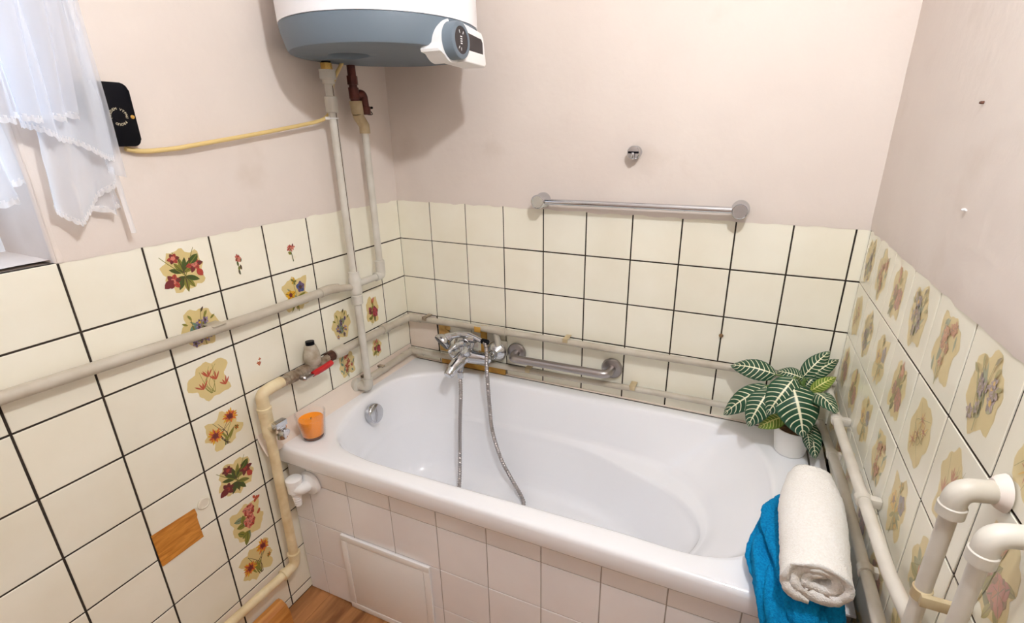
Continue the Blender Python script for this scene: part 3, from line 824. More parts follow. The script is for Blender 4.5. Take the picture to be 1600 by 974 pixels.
# heater cable, curled behind, and the yellowed supply cable along the wall
mb = MB(); cp = catmull([(.016,-.885,1.469),(.016,-.85,1.463),(.022,-.79,1.467),(.028,-.75,1.473),(.032,-.577,1.498),(.036,-.445,1.519),(.042,-.372,1.533),(.048,-.345,1.546),(.042,-.311,1.575),(.045,-.30,1.64),(.07,-.275,1.70)], 8)
mb.tube(cp, .0052, 12); cb = mb.build('cable', M['cable'])
tag(cb, 'yellowed electric cable running from black switch plate to the heater', 'cable')
mb = MB(); mb.tube([(PX-.012+.0135*math.cos(a)+.012, P1y+.0148*math.sin(a), 1.541) for a in [2*PI*k/20 for k in range(21)]], .0016, 8); mb.bbox(PX-.01,PX,P1y-.022,P1y-.013,1.537,1.545,.001); o = mb.build('cable_tie', M['white_plastic']); tag(o, 'small white cable tie holding the yellowed cable to riser pipe', 'cable tie')

lp = thing('wall_pipe', (0,0,0), 'long grey plastic pipe running level across the left wall tiles', 'pipe')
mb = MB(); mb.tube([(.030,-2.0,1.05),(.030,-1.2,1.046),(.030,-.70,1.026),(.030,-.445,1.024)], .0132, 18); mb.build('pipe', M['pipe_grey'], lp)
mb = MB(); mb.tube(catmull([(.030,-.455,1.024),(.030,-.425,1.025),(.036,-.405,1.025),(.046,-.39,1.023)], 4), [.0152]*10+[.0152,.015,.0145], 18)
mb.tube([(.044,-.394,1.023),(.062,-.336,1.015)], .0115, 16); mb.build('elbow', M['pipe_grey'], lp)
mb = MB(); mb.bbox(.003,.045,-.812,-.778,1.0395,1.0425,.001); mb.build('clip', M['pipe_grey'], lp)
seat(lp, (.03,-.9,1.0))

# lower run: corner -> rusty collar, then valve, elbow, riser and floor pipe
lw = thing('wall_pipe', (0,0,0), 'grey plastic pipe with rusty collar leading from valve to the corner', 'pipe')
mb = MB(); mb.tube([(.034,-.452,.806),(.034,-.30,.804),(.034,-.016,.797)], .0140, 18); mb.build('pipe', M['pipe_grey'], lw)
mb = MB(); mb.lathe([(.0155,0),(.019,.002),(.02,.05),(.0155,.054)], (.034,-.446,.806), (0,1,-.02)); mb.build('coupling', M['pipe_grey'], lw)
mb = MB(); mb.lathe([(.012,0),(.0165,.003),(.0175,.026),(.012,.03)], (.034,-.474,.806), (0,1,0)); mb.build('collar', M['rust'], lw)
mb = MB(); mb.tube(bend([(.034,-.20,.803),(.034,-.17,.803)], .01), .0185, 16); mb.build('coupling', M['pipe_grey'], lw)
seat(lw, (.034,-.24,.79))
ll = thing('wall_pipe', (0,0,0), 'grey plastic pipe lying just above the rim at the left wall', 'pipe')
mb = MB(); mb.tube([(.024,-.335,.640),(.024,-.2,.640),(.024,-.014,.645)], .0135, 16); mb.build('pipe', M['pipe_grey'], ll)
for yy in (-.21,-.30): 
    mb = MB(); mb.bbox(.004,.03,yy-.008,yy+.008,.652,.657,.001); mb.build('clip', M['old_metal'], ll)
seat(ll, (.024,-.17,.62))
vv = thing('shutoff_valve', (0,0,0), 'tarnished shutoff valve with red lever and grey conical cap', 'valve')
mb = MB(); VX = .040
mb.lathe([(.014,-.11),(.0165,-.108),(.0165,-.088),(.0145,-.086),(.0145,-.078),(.0185,-.076),(.019,-.05),(.0155,-.046),(.0155,-.036),(.018,-.034),(.018,-.01),(.0145,-.006),(.0145,.004),(.0165,.006),(.0165,.022),(.012,.024),(.0125,.07),(.0125,.082)], (VX,-.556,.808), (0,1,0), 8); mb.build('valve_body', M['old_metal'], vv)
mb = MB(); mb.lathe([(.020,.006),(.0245,.012),(.0255,.028),(.0225,.048),(.0155,.07),(.0135,.072)], (VX,-.534,.806), (-.05,.05,1), 26); cp_ = mb.build('cap', M['grey_cap'], vv)
mb = MB(); mb.lathe([(.0132,.071),(.0132,.084),(.003,.0845)], (VX,-.534,.806), (-.05,.05,1), 20); mb.build('cap_band', M['black'], cp_)
mb = MB(); mb.lathe([(.011,.0),(.0125,-.006),(.0125,-.034),(.009,-.036)], (VX,-.516,.812), (0,.2,1), 16); mb.build('drain_plug', M['old_metal'], vv)
mb = MB(); mb.bbox(-.045,.0, -.008,.008,-.002,.002,.001, 0, Matrix.Translation((VX+.034,-.602,.802)) @ Matrix.Rotation(PI/2, 4, 'Z') @ Matrix.Rotation(.0, 4,'Y') @ Matrix.Scale(-1,4,(1,0,0)))
mb.lathe([(.008,-.014),(.008,.002),(.004,.006)], (VX+.034,-.602,.802), (1,0,0), 14); lv = mb.build('lever', M['steel'], vv)
mb = MB(); mb.tube(catmull([(VX+.034,-.572,.802),(VX+.035,-.55,.803),(VX+.037,-.52,.806),(VX+.038,-.496,.810)], 4), [.0085]*3+[.0095]*8+[.0095,.008], 14); mb.build('lever_sleeve', M['red'], lv)
seat(vv, (VX,-.556,.79))
sp = thing('supply_pipe', (0,0,0), 'cream painted supply pipe dropping down beside the tub to floor', 'pipe')
SX, SY = .045, -.728
mb = MB(); mb.tube(bend([(SX,SY,.70),(SX,SY,.612),(SX,SY-.006,.215)], .01), .0138, 20); mb.build('pipe', M['pipe_cream'], sp)
mb = MB(); mb.tube(bend([(VX,-.655,.810),(SX,-.700,.812),(SX,SY,.806),(SX,SY,.755)], .03, 8), .0168, 20); mb.build('elbow', M['pipe_cream'], sp)
mb = MB(); mb.lathe([(.014,.668),(.0178,.67),(.0178,.752),(.0195,.754),(.0195,.764),(.0165,.766)], (SX,SY,0)); mb.lathe([(.0135,0),(.0142,.026)], (SX,SY,.705), (1,.15,0)); mb.build('tee', M['pipe_cream'], sp)
mb = MB(); mb.tube(bend([(SX,SY-.006,.235),(SX,SY-.008,.190),(SX,SY-.055,.190)], .03, 8), .0165, 20); mb.lathe([(.0138,0),(.0188,.001),(.0188,.012),(.0138,.013)], (SX,SY-.006,.226)); mb.lathe([(.0138,0),(.0188,.001),(.0188,.012),(.0138,.013)], (SX,SY-.058,.190), (0,1,0)); mb.build('elbow', M['pipe_cream'], sp)
mb = MB(); mb.tube([(SX,SY-.05,.190),(SX,-1.0,.196),(SX,-2.3,.21)], .0138, 20); mb.build('floor_run', M['pipe_cream'], sp)
seat(sp, (SX, SY, .0))
av = thing('angle_valve', (0,0,0), 'small chrome angle valve on the cream supply pipe', 'valve')
AX = SX+.03
mb = MB(); mb.lathe([(.009,0),(.009,.02),(.012,.021),(.012,.034),(.006,.036)], (AX-.012,SY+.004,.705), (1,.15,0), 18); mb.tube([(AX+.012,SY+.007,.705),(AX+.012,SY+.007,.683)], .0085, 14); mb.lathe([(.0095,0),(.014,.001),(.014,.014),(.0095,.016)], (AX+.012,SY+.007,.670), n=10); mb.build('valve_body', M['chrome'], av)
mb = MB(); mb.bbox(AX+.006,AX+.026,SY-.016,SY+.022,.712,.730,.003); mb.build('handle', M['chrome'], av)
mb = MB(); mb.lathe([(.010,0),(.0125,.002),(.0125,.014),(.004,.016)], (AX+.018,SY+.007,.694), (1,0,-.2), 20); mb.build('outlet_cap', M['chrome'], av)
seat(av, (AX, SY, .67))

# ------------------------------------------------------------------ pipes on the back wall
def clip(parent, x, z, m='elbow_tan'):
    mb = MB(); mb.bbox(x-.009, x+.009, -.048, -.004, z+.012, z+.016, .001); mb.bbox(x-.009, x+.009, -.0505, -.0465, z+.002, z+.016, .001); mb.build('clip', M[m], parent)
bp1 = thing('wall_pipe', (0,0,0), 'upper grey plastic pipe along the back wall above the grab bar', 'pipe')
mb = MB(); mb.tube([(.012,-.036,.797),(.3,-.036,.800),(1.0,-.036,.803),(1.548,-.036,.811)], .0118, 18); mb.build('pipe', M['pipe_grey'], bp1)
mb = MB(); mb.lathe([(.0118,0),(.0148,.002),(.015,.028),(.0118,.03)], (.045,-.036,.797), (1,0,0)); mb.tube(bend([(.034,-.10,.797),(.034,-.036,.797),(.09,-.036,.797)], .012), .0142, 16); mb.build('elbow', M['pipe_grey'], bp1)
mb = MB(); mb.lathe([(.0118,0),(.0150,.002),(.0150,.075),(.0118,.078)], (.395,-.036,.8005), (1,0,0)); mb.tube([(.425,-.036,.80),(.432,-.034,.765),(.432,-.026,.72)], [.013,.0125,.015], 16); mb.bbox(.412,.462,-.020,-.005,.692,.752,.006); mb.build('tee', M['pipe_grey'], bp1)
clip(bp1, .708, .802); clip(bp1, .115, .797, 'old_metal')
seat(bp1, (.8,-.036,.78))
bp2 = thing('wall_pipe', (0,0,0), 'lower grey plastic pipe along the back wall close to tub rim', 'pipe')
mb = MB(); mb.tube([(.012,-.028,.645),(.5,-.028,.653),(1.0,-.028,.664),(1.54,-.028,.668)], .0108, 18); mb.build('pipe', M['pipe_grey'], bp2)
mb = MB(); mb.tube(bend([(.024,-.09,.645),(.024,-.028,.645),(.085,-.028,.646)], .012), .013, 16); mb.build('elbow', M['pipe_grey'], bp2)
for xx, zz in ((.558,.654),(.955,.664)):
    mb = MB(); mb.bbox(xx-.011, xx+.011, -.041, -.004, zz+.011, zz+.016, .001); mb.bbox(xx-.009, xx+.009, -.042, -.038, zz-.002, zz+.015, .001); mb.build('clip', M['elbow_tan'], bp2)
seat(bp2, (.8,-.028,.63))
# ochre strips and glue left where tiles were patched
mb = MB(); mb.bbox(.345,.372,-.0085,-.004,.68,.80,.0008); mb.bbox(.345,.372,-.055,-.0535,.79,.812,.0004); mb.build('ochre_strip', M['tape'], wall_back, smooth=False)
mb = MB(); mb.bbox(.16,.45,-.012,-.004,.607,.63,.001); mb.build('ochre_strip', M['tape'], wall_back, smooth=False)
mb = MB(); mb.grid(lambda u, v: (.152+.05*u*(1+.6*wob(v*3, u)), -.0062, .66+.12*v), 8, 12); mb.build('glue_stain', M['glue'], wall_back)
mb = MB(); mb.grid(lambda u, v: (.27+.062*u+.012*wob(v*4, u), -.0068-.001*wob(u*6,v*6), .70+.06*v+.008*wob(u*4, v)), 10, 10); mb.build('plaster_patch', M['plaster_strip'], wall_back)
mb = MB(); mb.lathe([(.007,0),(.005,.006),(.001,.008)], (1.217,-.004,.897), (0,-1,0), 10); mb.build('screw_plug', M['dirt'], wall_back)

# ------------------------------------------------------------------ pipes on the right wall
def rclip(parent, y, z, x):
    mb = MB(); mb.lathe([(.0112,-.009),(.0146,-.008),(.0146,.008),(.0112,.009)], (x, y, z), (0,1,0), 18); mb.bbox(x+.006, W-.002, y-.008, y+.008, z-.009, z+.009, .002); mb.build('clip', M['pipe_right'], parent)
rp1 = thing('wall_pipe', (0,0,0), 'upper pale pipe running along the flowered right wall tiles', 'pipe')
mb = MB(); mb.tube([(W-.032,-.03,.808),(W-.032,-.3,.812),(W-.031,-.80,.847),(W-.021,-.93,.856),(W-.018,-2.3,.93)], .0112, 18); mb.build('pipe', M['pipe_right'], rp1)
rclip(rp1, -.26, .812, W-.032); rclip(rp1, -.60, .832, W-.032)
seat(rp1, (W-.03,-1.0,.79))
rp2 = thing('wall_pipe', (0,0,0), 'lower pale pipe just above the tiled ledge at right wall', 'pipe')
mb = MB(); mb.tube([(W-.022,-.03,.668),(W-.022,-.13,.684),(W-.022,-.38,.722),(W-.022,-2.3,.80)], .0112, 18); mb.build('pipe', M['pipe_right'], rp2)
rclip(rp2, -.25, .702, W-.022); rclip(rp2, -.68, .735, W-.022)
seat(rp2, (W-.028,-.9,.66))
for nm, (ox, yy, rr, zt, zb, lab) in {'a': (.050,-.952,.0092,1.122,.0,'slimmer white vertical pipe with elbow into the flowered wall'), 'b': (.050,-1.036,.0084,1.132,.0,'thicker white vertical pipe with elbow into the flowered wall')}.items():
    t = thing('vertical_pipe', (0,0,0), lab, 'pipe')
    mb = MB(); mb.tube([(W-ox,yy,zb+.002),(W-ox,yy,zt-.02)], rr, 20); mb.build('pipe', M['pipe_right'], t)
    mb = MB(); mb.tube(bend([(W-ox,yy,zt-.035),(W-ox,yy,zt),(W-.004,yy+.012,zt)], .020, 8), rr*1.42, 20); mb.lathe([(rr,0),(rr*1.58,.001),(rr*1.58,.014),(rr,.018)], (W-ox,yy,zt-.036)); mb.build('elbow', M['pipe_right'], t)
    mb = MB(); mb.lathe([(rr*2.4,0),(rr*2.1,.006),(rr*1.5,.012)], (W-.004,yy+.012,zt), (-1,0,0), 18); mb.build('wall_filler', M['plaster'], t)
    if nm == 'a':
        mb = MB(); mb.bbox(W-.055,W-.004,yy-.016,yy-.008,.955,.971,.002); mb.lathe([(rr,0),(rr*1.2,.001),(rr*1.2,.016),(rr,.017)], (W-ox,yy,.955)); mb.build('clip', M['elbow_tan'], t)
    seat(t, (W-ox, yy, 0))

# ------------------------------------------------------------------ chrome fittings on the back wall
mx = thing('mixer_tap', (0,0,0), 'chrome wall-mounted bath mixer tap over the tub corner', 'tap')
MY, MZ = -.088, .706
for xx in (.425, .275):
    mb = MB(); mb.lathe([(.014,-.0255),(.040,.0),(.040,.004),(.035,.012),(.020,.024),(.0165,.028)], (xx,-.026,MZ+.006), (0,-1,0), 36); mb.build('rosette', M['chrome'], mx)
    mb = MB(); mb.tube(bend([(xx,-.03,MZ+.006),(xx-.004,-.058,MZ+.003),(xx-.01,-.08,MZ)], .01), .0155, 20); mb.lathe([(.014,0),(.020,.001),(.020,.016),(.014,.017)], (xx-.002,-.044,MZ+.004), (-.15,-1,-.1), 6); mb.build('union_nut', M['chrome'], mx)
mb = MB(); mb.tube([(.432,MY+.002,MZ),(.425,MY,MZ),(.40,MY,MZ),(.36,MY-.004,MZ),(.32,MY-.008,MZ+.002),(.29,MY-.004,MZ),(.265,MY,MZ),(.258,MY,MZ)], [.010,.020,.023,.027,.031,.028,.022,.012], 24); mb.build('body', M['chrome'], mx)
mb = MB(); mb.tube(catmull([(.33,MY-.01,MZ+.004),(.322,MY-.045,MZ-.006),(.316,MY-.085,MZ-.022),(.312,MY-.112,MZ-.040)], 5), [.027]*4+[.025]*4+[.0215]*4+[.019]*3+[.016], 20); mb.build('spout', M['chrome'], mx)
mb = MB(); mb.lathe([(.017,0),(.0185,.003),(.0185,.022),(.015,.027),(.004,.028)], (.345,MY-.022,MZ+.020), (-.1,-.7,.65), 24); mb.build('diverter_knob', M['chrome'], mx)
mb = MB(); mb.tube([(.323,MY-.01,MZ+.02),(.320,MY-.012,MZ+.052)], [.019,.015], 20)
mb.tube(catmull([(.322,MY-.005,MZ+.048),(.314,MY-.03,MZ+.052),(.305,MY-.055,MZ+.048),(.300,MY-.078,MZ+.038)], 5), [.014]*5+[.010]*5+[.007]*5+[.005], 14); mb.build('lever', M['chrome'], mx)
mb = MB(); mb.tube([(.325,MY,MZ-.01),(.322,MY-.035,MZ-.03),(.322,MY-.045,MZ-.052)], [.012,.012,.0105], 16); mb.build('hose_outlet', M['chrome'], mx)
mb = MB(); mb.tube([(.345,MY+.0,MZ+.02),(.352,MY+.012,MZ+.055)], [.009,.008], 12); mb.lathe([(.013,-.012),(.017,-.012),(.017,.012),(.013,.012)], (.352,MY+.008,MZ+.067), (1,0,.1), 18); mb.build('cradle', M['chrome'], mx)
seat(mx, (.345, -.02, .66))
hs = thing('hand_shower', (0,0,0), 'chrome hand shower resting in the cradle on the bath mixer', 'hand shower')
mb = MB(); mb.tube(catmull([(.390,-.083,.772),(.352,-.082,.784),(.31,-.085,.786),(.27,-.09,.776),(.242,-.096,.758)], 5), [.0095]*6+[.011]*5+[.013]*5+[.016,.018,.020,.022,.023], 20); mb.build('handle', M['chrome'], hs)
hd = V(-.42,-.74,-.52).normalized(); ho = V(.236,-.104,.752)
mb = MB(); mb.lathe([(.012,-.024),(.026,-.016),(.034,-.004),(.036,.006),(.034,.010)], ho, hd, 32); hh = mb.build('head', M['chrome'], hs)
mb = MB(); mb.lathe([(.0345,.006),(.033,.012),(.004,.0125)], ho, hd, 32); mb.build('spray_face', mat('dark_blue_spray_face', srgb(20,28,44), .35), hh)
seat(hs, (.31,-.085,.75))
sh = thing('shower_hose', (0,0,0), 'ribbed chrome shower hose looping down into the bathtub', 'hose')
hp = catmull([(.388,-.083,.772),(.408,-.090,.768),(.426,-.110,.748),(.434,-.128,.70),(.438,-.132,.62),(.444,-.135,.53),(.455,-.145,.45),(.478,-.155,.38),(.515,-.17,.315),(.565,-.185,.255),(.606,-.205,.218),(.622,-.235,.2095),(.60,-.30,.2095),(.53,-.345,.2095),(.45,-.34,.2095),(.39,-.295,.212),(.365,-.255,.222),(.352,-.225,.26),(.342,-.20,.34),(.334,-.175,.45),(.328,-.148,.56),(.324,-.138,.62),(.323,-.134,.655)], 26)
# the hose is a spiral-ribbed tube: radius pulses along its length
L_ = 0; rad = []; 
for i, p in enumerate(hp):
    if i: L_ += (p-hp[i-1]).length
    rad.append(.0072 + .0010*math.sin(L_*2*PI/.009))
mb = MB(); mb.tube(hp, rad, 12); mb.build('hose', M['steel'], sh)
mb = MB(); mb.lathe([(.008,0),(.0105,.002),(.0105,.026),(.008,.03)], (.392,-.083,.772), (1,-.1,-.05), 16); mb.build('hose_nut', M['black'], sh)
mb = MB(); mb.lathe([(.008,0),(.0115,.002),(.0115,.022),(.0105,.026)], (.323,-.134,.628), (0,0,1), 10); mb.build('hose_nut', M['chrome'], sh)
seat(sh, (.5,-.25,.2))

gb = thing('grab_bar', (0,0,0), 'short brushed steel grab bar with two round flanges above tub', 'grab bar')
gz0, gz1 = .712, .716
mb = MB(); mb.tube(bend([(.500,-.006,gz0),(.500,-.064,gz0),(.872,-.064,gz1),(.872,-.006,gz1)], .04, 10), .0148, 20); mb.build('bar', M['steel'], gb)
for xx, zz in ((.500,gz0),(.872,gz1)):
    mb = MB(); mb.lathe([(.038,0),(.038,.004),(.034,.009),(.016,.011)], (xx,-.005,zz), (0,-1,0), 36); mb.build('flange', M['steel'], gb)
seat(gb, (.686,-.006,.71))
tb = thing('towel_rail', (0,0,0), 'chrome towel rail with two round posts above the back tiles', 'towel rail')
for xx, zz in ((.608,1.290),(1.223,1.296)):
    mb = MB(); mb.lathe([(.0255,.0),(.0255,.012),(.024,.016),(.0225,.018),(.0225,.058),(.0205,.061),(.019,.059),(.002,.059)], (xx,-.0045,zz), (0,-1,0), 36); mb.build('post', M['chrome'], tb)
mb = MB(); mb.tube([(.612,-.046,1.290),(1.218,-.046,1.296)], .0095, 20); mb.build('rail', M['chrome'], tb)
seat(tb, (.915,-.005,1.29))
hk = thing('wall_hook', (0,0,0), 'small chrome robe hook high on the back wall', 'hook')
mb = MB(); mb.lathe([(.0185,0),(.0185,.005),(.0165,.008),(.0165,.026),(.0195,.028),(.0195,.036),(.017,.0385),(.002,.039)], (.908,-.0045,1.447), (0,-1,0), 32); mb.build('base', M['chrome'], hk)
mb = MB(); mb.bbox(.892,.924,-.0452,-.0425,1.4445,1.4505,.001); mb.build('slot_bar', M['black'], hk)
mb = MB(); mb.tube(catmull([(.908,-.03,1.436),(.908,-.046,1.432),(.908,-.05,1.440),(.908,-.049,1.446)], 5), .0048, 12); mb.build('hook_arm', M['chrome'], hk)
seat(hk, (.908,-.005,1.43))
for i, (yy, zz, lab) in enumerate(((-.602,1.393,'white plastic wall plug in the right wall above the flowered tiles'), (-.551,1.548,'dark screw stub high on the right wall plaster'))):
    mb = MB(); mb.lathe([(.0022,-.003),(.0022,.004),(.0014,.006)], (W-.004,yy,zz), (-1,.2,0), 8)
    if i == 0: mb.bbox(W-.0075,W-.004,yy-.007,yy+.004,zz-.0012,zz+.0012,.0005)
    tag(mb.build('wall_plug', M['white_plastic'] if i == 0 else M['rust']), lab, 'wall plug')

# ------------------------------------------------------------------ black switch plate with ring lettering
pt = thing('junction_box', (0,0,0), 'black bakelite switch plate on the left wall partly behind curtain', 'switch plate')
def rrect(y0, y1, z0, z1, r, n=6):
    out = []
    for (cy, cz, a0) in ((y1-r, z1-r, 0), (y0+r, z1-r, 90), (y0+r, z0+r, 180), (y1-r, z0+r, 270)):
        for k in range(n+1):
            a = math.radians(a0+90*k/n); out.append((cy+r*math.cos(a), cz+r*math.sin(a)))
    return out
I4 = frame('L', (0,0,0))
mb = MB(); prism(mb, rrect(-.944,-.8605,1.477,1.594,.012), .003, .016, I4, 0, .002); mb.build('back_box', mat('ivory_box', srgb(222,208,178), .5), pt)
mb = MB(); prism(mb, rrect(-.947,-.8575,1.474,1.597,.014), .016, .030, I4, 0, .003); mb.build('cover', M['black'], pt)
cy_, cz_ = -.8895, 1.532
mb = MB(); mb.lathe([(.010,0),(.010,.0015),(.003,.002)], (.0295,cy_,cz_), (1,0,0), 24); mb.build('centre_boss', M['black'], pt)
mb = MB(); mb.lathe([(.004,0),(.004,.0015),(.001,.002)], (.0295,-.8640,1.532), (1,0,0), 14); mb.build('screw', M['brass'], pt)
mb = MB(); txt = 'PŘEDEM VYPNI PROUD  '
dep = None
for k, ch in enumerate(txt):
    if ch == ' ': continue
    cu_ = bpy.data.curves.new('glyph', 'FONT'); cu_.body = ch; cu_.size = .0068; cu_.align_x = 'CENTER'; cu_.resolution_u = 2
    ob_ = bpy.data.objects.new('glyph', cu_)
    me_ = bpy.data.meshes.new_from_object(ob_)
    a = math.radians(190 - 360.0*k/len(txt)); R_ = .0128
    cpos = V(cy_ + R_*math.cos(a), cz_ + R_*math.sin(a), 0); t_ = a - PI/2
    vs = []
    for p in me_.vertices:
        x, y = p.co.x, p.co.y
        vs.append((.0306, cpos.x + x*math.cos(t_) - y*math.sin(t_), cpos.y + x*math.sin(t_) + y*math.cos(t_)))
    mb.add(vs, [tuple(f.vertices) for f in me_.polygons])
    bpy.data.objects.remove(ob_); bpy.data.curves.remove(cu_); bpy.data.meshes.remove(me_)
mb.build('lettering', M['ink'], pt, smooth=False)
seat(pt, (.003, -.902, 1.474))

# ------------------------------------------------------------------ sheer curtain
ct = thing('curtain', (0,0,0), 'sheer white curtain with ruffled lace hem hanging at the window', 'curtain')
def cloth(top, bot, nu, nv, folds, amp, x0, x1, mname, name, ph=0., lace=True, flare=1.0):
    """top/bot: lists of (y, z) left to right; hangs with folds in x"""
    T = catmull([(a, b, 0) for a, b in top], 10); B = catmull([(a, b, 0) for a, b in bot], 10)
    def samp(P, u):
        f = u*(len(P)-1); i = min(int(f), len(P)-2); return P[i].lerp(P[i+1], f-i)
    def P(u, v):
        a, b = samp(T, u), samp(B, u)
        w = v**1.2
        y = a.x+(b.x-a.x)*v; z = a.y+(b.y-a.y)*v
        s = math.sin(folds*2*PI*u+ph+.8*math.sin(3*u+ph)) + .22*math.sin(folds*3.7*PI*u+2*ph+v)
        d = amp*(.35+.65*w*flare)*s + .006*noise.noise(V(u*5, v*4, ph))
        z += -.0035*w*s*lace
        return (x0+(x1-x0)*v+d, y+.004*w*math.cos(folds*2*PI*u+ph), z)
    mb = MB(); mb.grid(P, nu, nv); o = mb.build(name, M[mname], ct, angle=180)
    if lace:
        mb = MB()
        def LP(u, v):
            p = V(*P(u, 1.0)); sc_ = .0035*abs(math.sin(u*nu*.55))
            return (p.x+.001*math.sin(u*nu*2), p.y, p.z+.004-v*(.010+sc_))
        mb.grid(LP, nu*2, 1); mb.build('lace_hem', M['lace'], o, angle=180)
    return o
ZT = 2.30
# straight panel with the hemmed right edge
cloth([(-1.45,ZT),(-1.2,ZT),(-1.0,ZT),(-.90,ZT)], [(-1.45,1.53),(-1.15,1.525),(-1.05,1.528),(-.985,1.532)], 150, 40, 6, .012, .055, .075, 'sheer', 'upper_ruffle')
cloth([(-1.06,ZT),(-1.0,2.1),(-.93,2.1),(-.90,2.2)], [(-1.062,1.520),(-1.026,1.503),(-.985,1.482),(-.930,1.452)], 110, 40, 2.6, .010, .045, .060, 'sheer2', 'middle_ruffle', 1.3)
cloth([(-1.03,1.56),(-1.0,1.55),(-.96,1.53),(-.93,1.50)], [(-1.045,1.372),(-1.022,1.342),(-.975,1.378),(-.934,1.424)], 90, 24, 2.2, .011, .036, .050, 'sheer2', 'lower_ruffle', 2.2)
cloth([(-1.45,1.70),(-1.25,1.70),(-1.15,1.66),(-1.09,1.60)], [(-1.45,1.36),(-1.2,1.37),(-1.125,1.385),(-1.088,1.425)], 70, 24, 4, .012, .05, .07, 'sheer2', 'lower_ruffle', .4)
cloth([(-.945,ZT),(-.92,ZT)], [(-.955,1.43),(-.925,1.415)], 16, 40, 1, .006, .052, .060, 'sheer', 'edge_panel', .7, lace=False)
mb = MB(); mb.grid(lambda u, v: (.050+.012*math.sin(v*5)+.003*math.sin(u*PI), -.922-.006*math.sin(v*4)-.012*v**2+.010*(u-.5)+.034*max(0, v-.86)*4*.25, ZT-(ZT-1.30)*v), 4, 60); mb.build('edge_hem', M['lace'], ct, angle=180)
cloth([(-.955,1.44),(-.935,1.44)], [(-.99,1.36),(-.945,1.352),(-.935,1.36)], 30, 14, 2, .005, .03, .03, 'sheer', 'tail', 1.0)
mb = MB(); mb.tube([(.06,-1.95,ZT+.004),(.06,-.86,ZT+.004)], .008, 12); mb.lathe([(.006,0),(.014,.006),(.014,.018),(.004,.024)], (.06,-.86,ZT+.004), (0,1,0), 16)
mb.build('rod', M['window_frame'], ct)
for yy in (-.89, -1.92):
    mb = MB(); mb.tube([(.002,yy,ZT+.004),(.06,yy,ZT+.004)], .006, 10); mb.build('rod_bracket', M['window_frame'], ct)
seat(ct, (.05,-1.15,1.34))

# ------------------------------------------------------------------ candle on the tub rim
cd = thing('candle', (0,0,0), 'orange wax candle in a clear glass on the tub rim', 'candle')
CX, CY, CZ = .081, -.612, .6056
mb = MB(); mb.lathe([(.030,.0),(.0335,.002),(.0445,.088),(.0435,.0885),(.0418,.088),(.0322,.012),(.030,.0095),(.002,.0095)], (CX,CY,CZ), n=44); mb.build('glass', M['thin_glass'], cd)
mb = MB(); mb.lathe([(.0295,.0105),(.0318,.0125),(.0382,.062),(.036,.066),(.02,.063),(.002,.062)], (CX,CY,CZ), n=44); wx = mb.build('wax', M['orange_wax'], cd)
mb = MB(); mb.tube([(CX,CY,CZ+.061),(CX+.001,CY,CZ+.067),(CX+.003,CY,CZ+.070)], .0011, 8); mb.build('wick', M['wick'], wx)
mb = MB(); mb.lathe([(.0285,.0012),(.0300,.0035),(.0298,.009),(.002,.0092)], (CX,CY,CZ), n=40); mb.build('glass_base', mat('amber_glass_base', srgb(96,48,22), .15), cd)
seat(cd, (CX, CY, CZ))

# ------------------------------------------------------------------ white waste trap on the bath panel
tr = thing('drain_trap', (0,0,0), 'white plastic drain elbow with hose barb on the bath panel', 'drain elbow')
TX, TZ, TY = .098, .476, yF-.0048
mb = MB(); mb.lathe([(.040,0),(.040,.004),(.036,.010),(.022,.014),(.020,.016)], (TX,TY,TZ), (0,-1,0), 40); mb.build('flange', M['white_plastic'], tr)
mb = MB(); mb.tube(bend([(TX,TY-.01,TZ),(TX,TY-.032,TZ),(TX-.022,TY-.038,TZ+.004)], .014, 6), .019, 20); mb.build('elbow', M['white_plastic'], tr)
mb = MB(); mb.lathe([(.018,-.016),(.022,-.014),(.022,.012),(.020,.014),(.0235,.015),(.0235,.030),(.020,.033),(.004,.034)], (TX-.024,TY-.037,TZ+.004), (0,0,1), 28); mb.build('cap', M['white_plastic'], tr)
pr = [(.0185,0)]; 
for k in range(5): pr += [(.0125-.0007*k, -.020-.009*k), (.0145-.0009*k, -.024-.009*k)]
pr += [(.008,-.066),(.004,-.066)]
mb = MB(); mb.lathe(pr, (TX-.024,TY-.037,TZ), (0,0,1), 24); mb.build('hose_barb', M['white_plastic'], tr)
seat(tr, (TX, TY, TZ-.06))

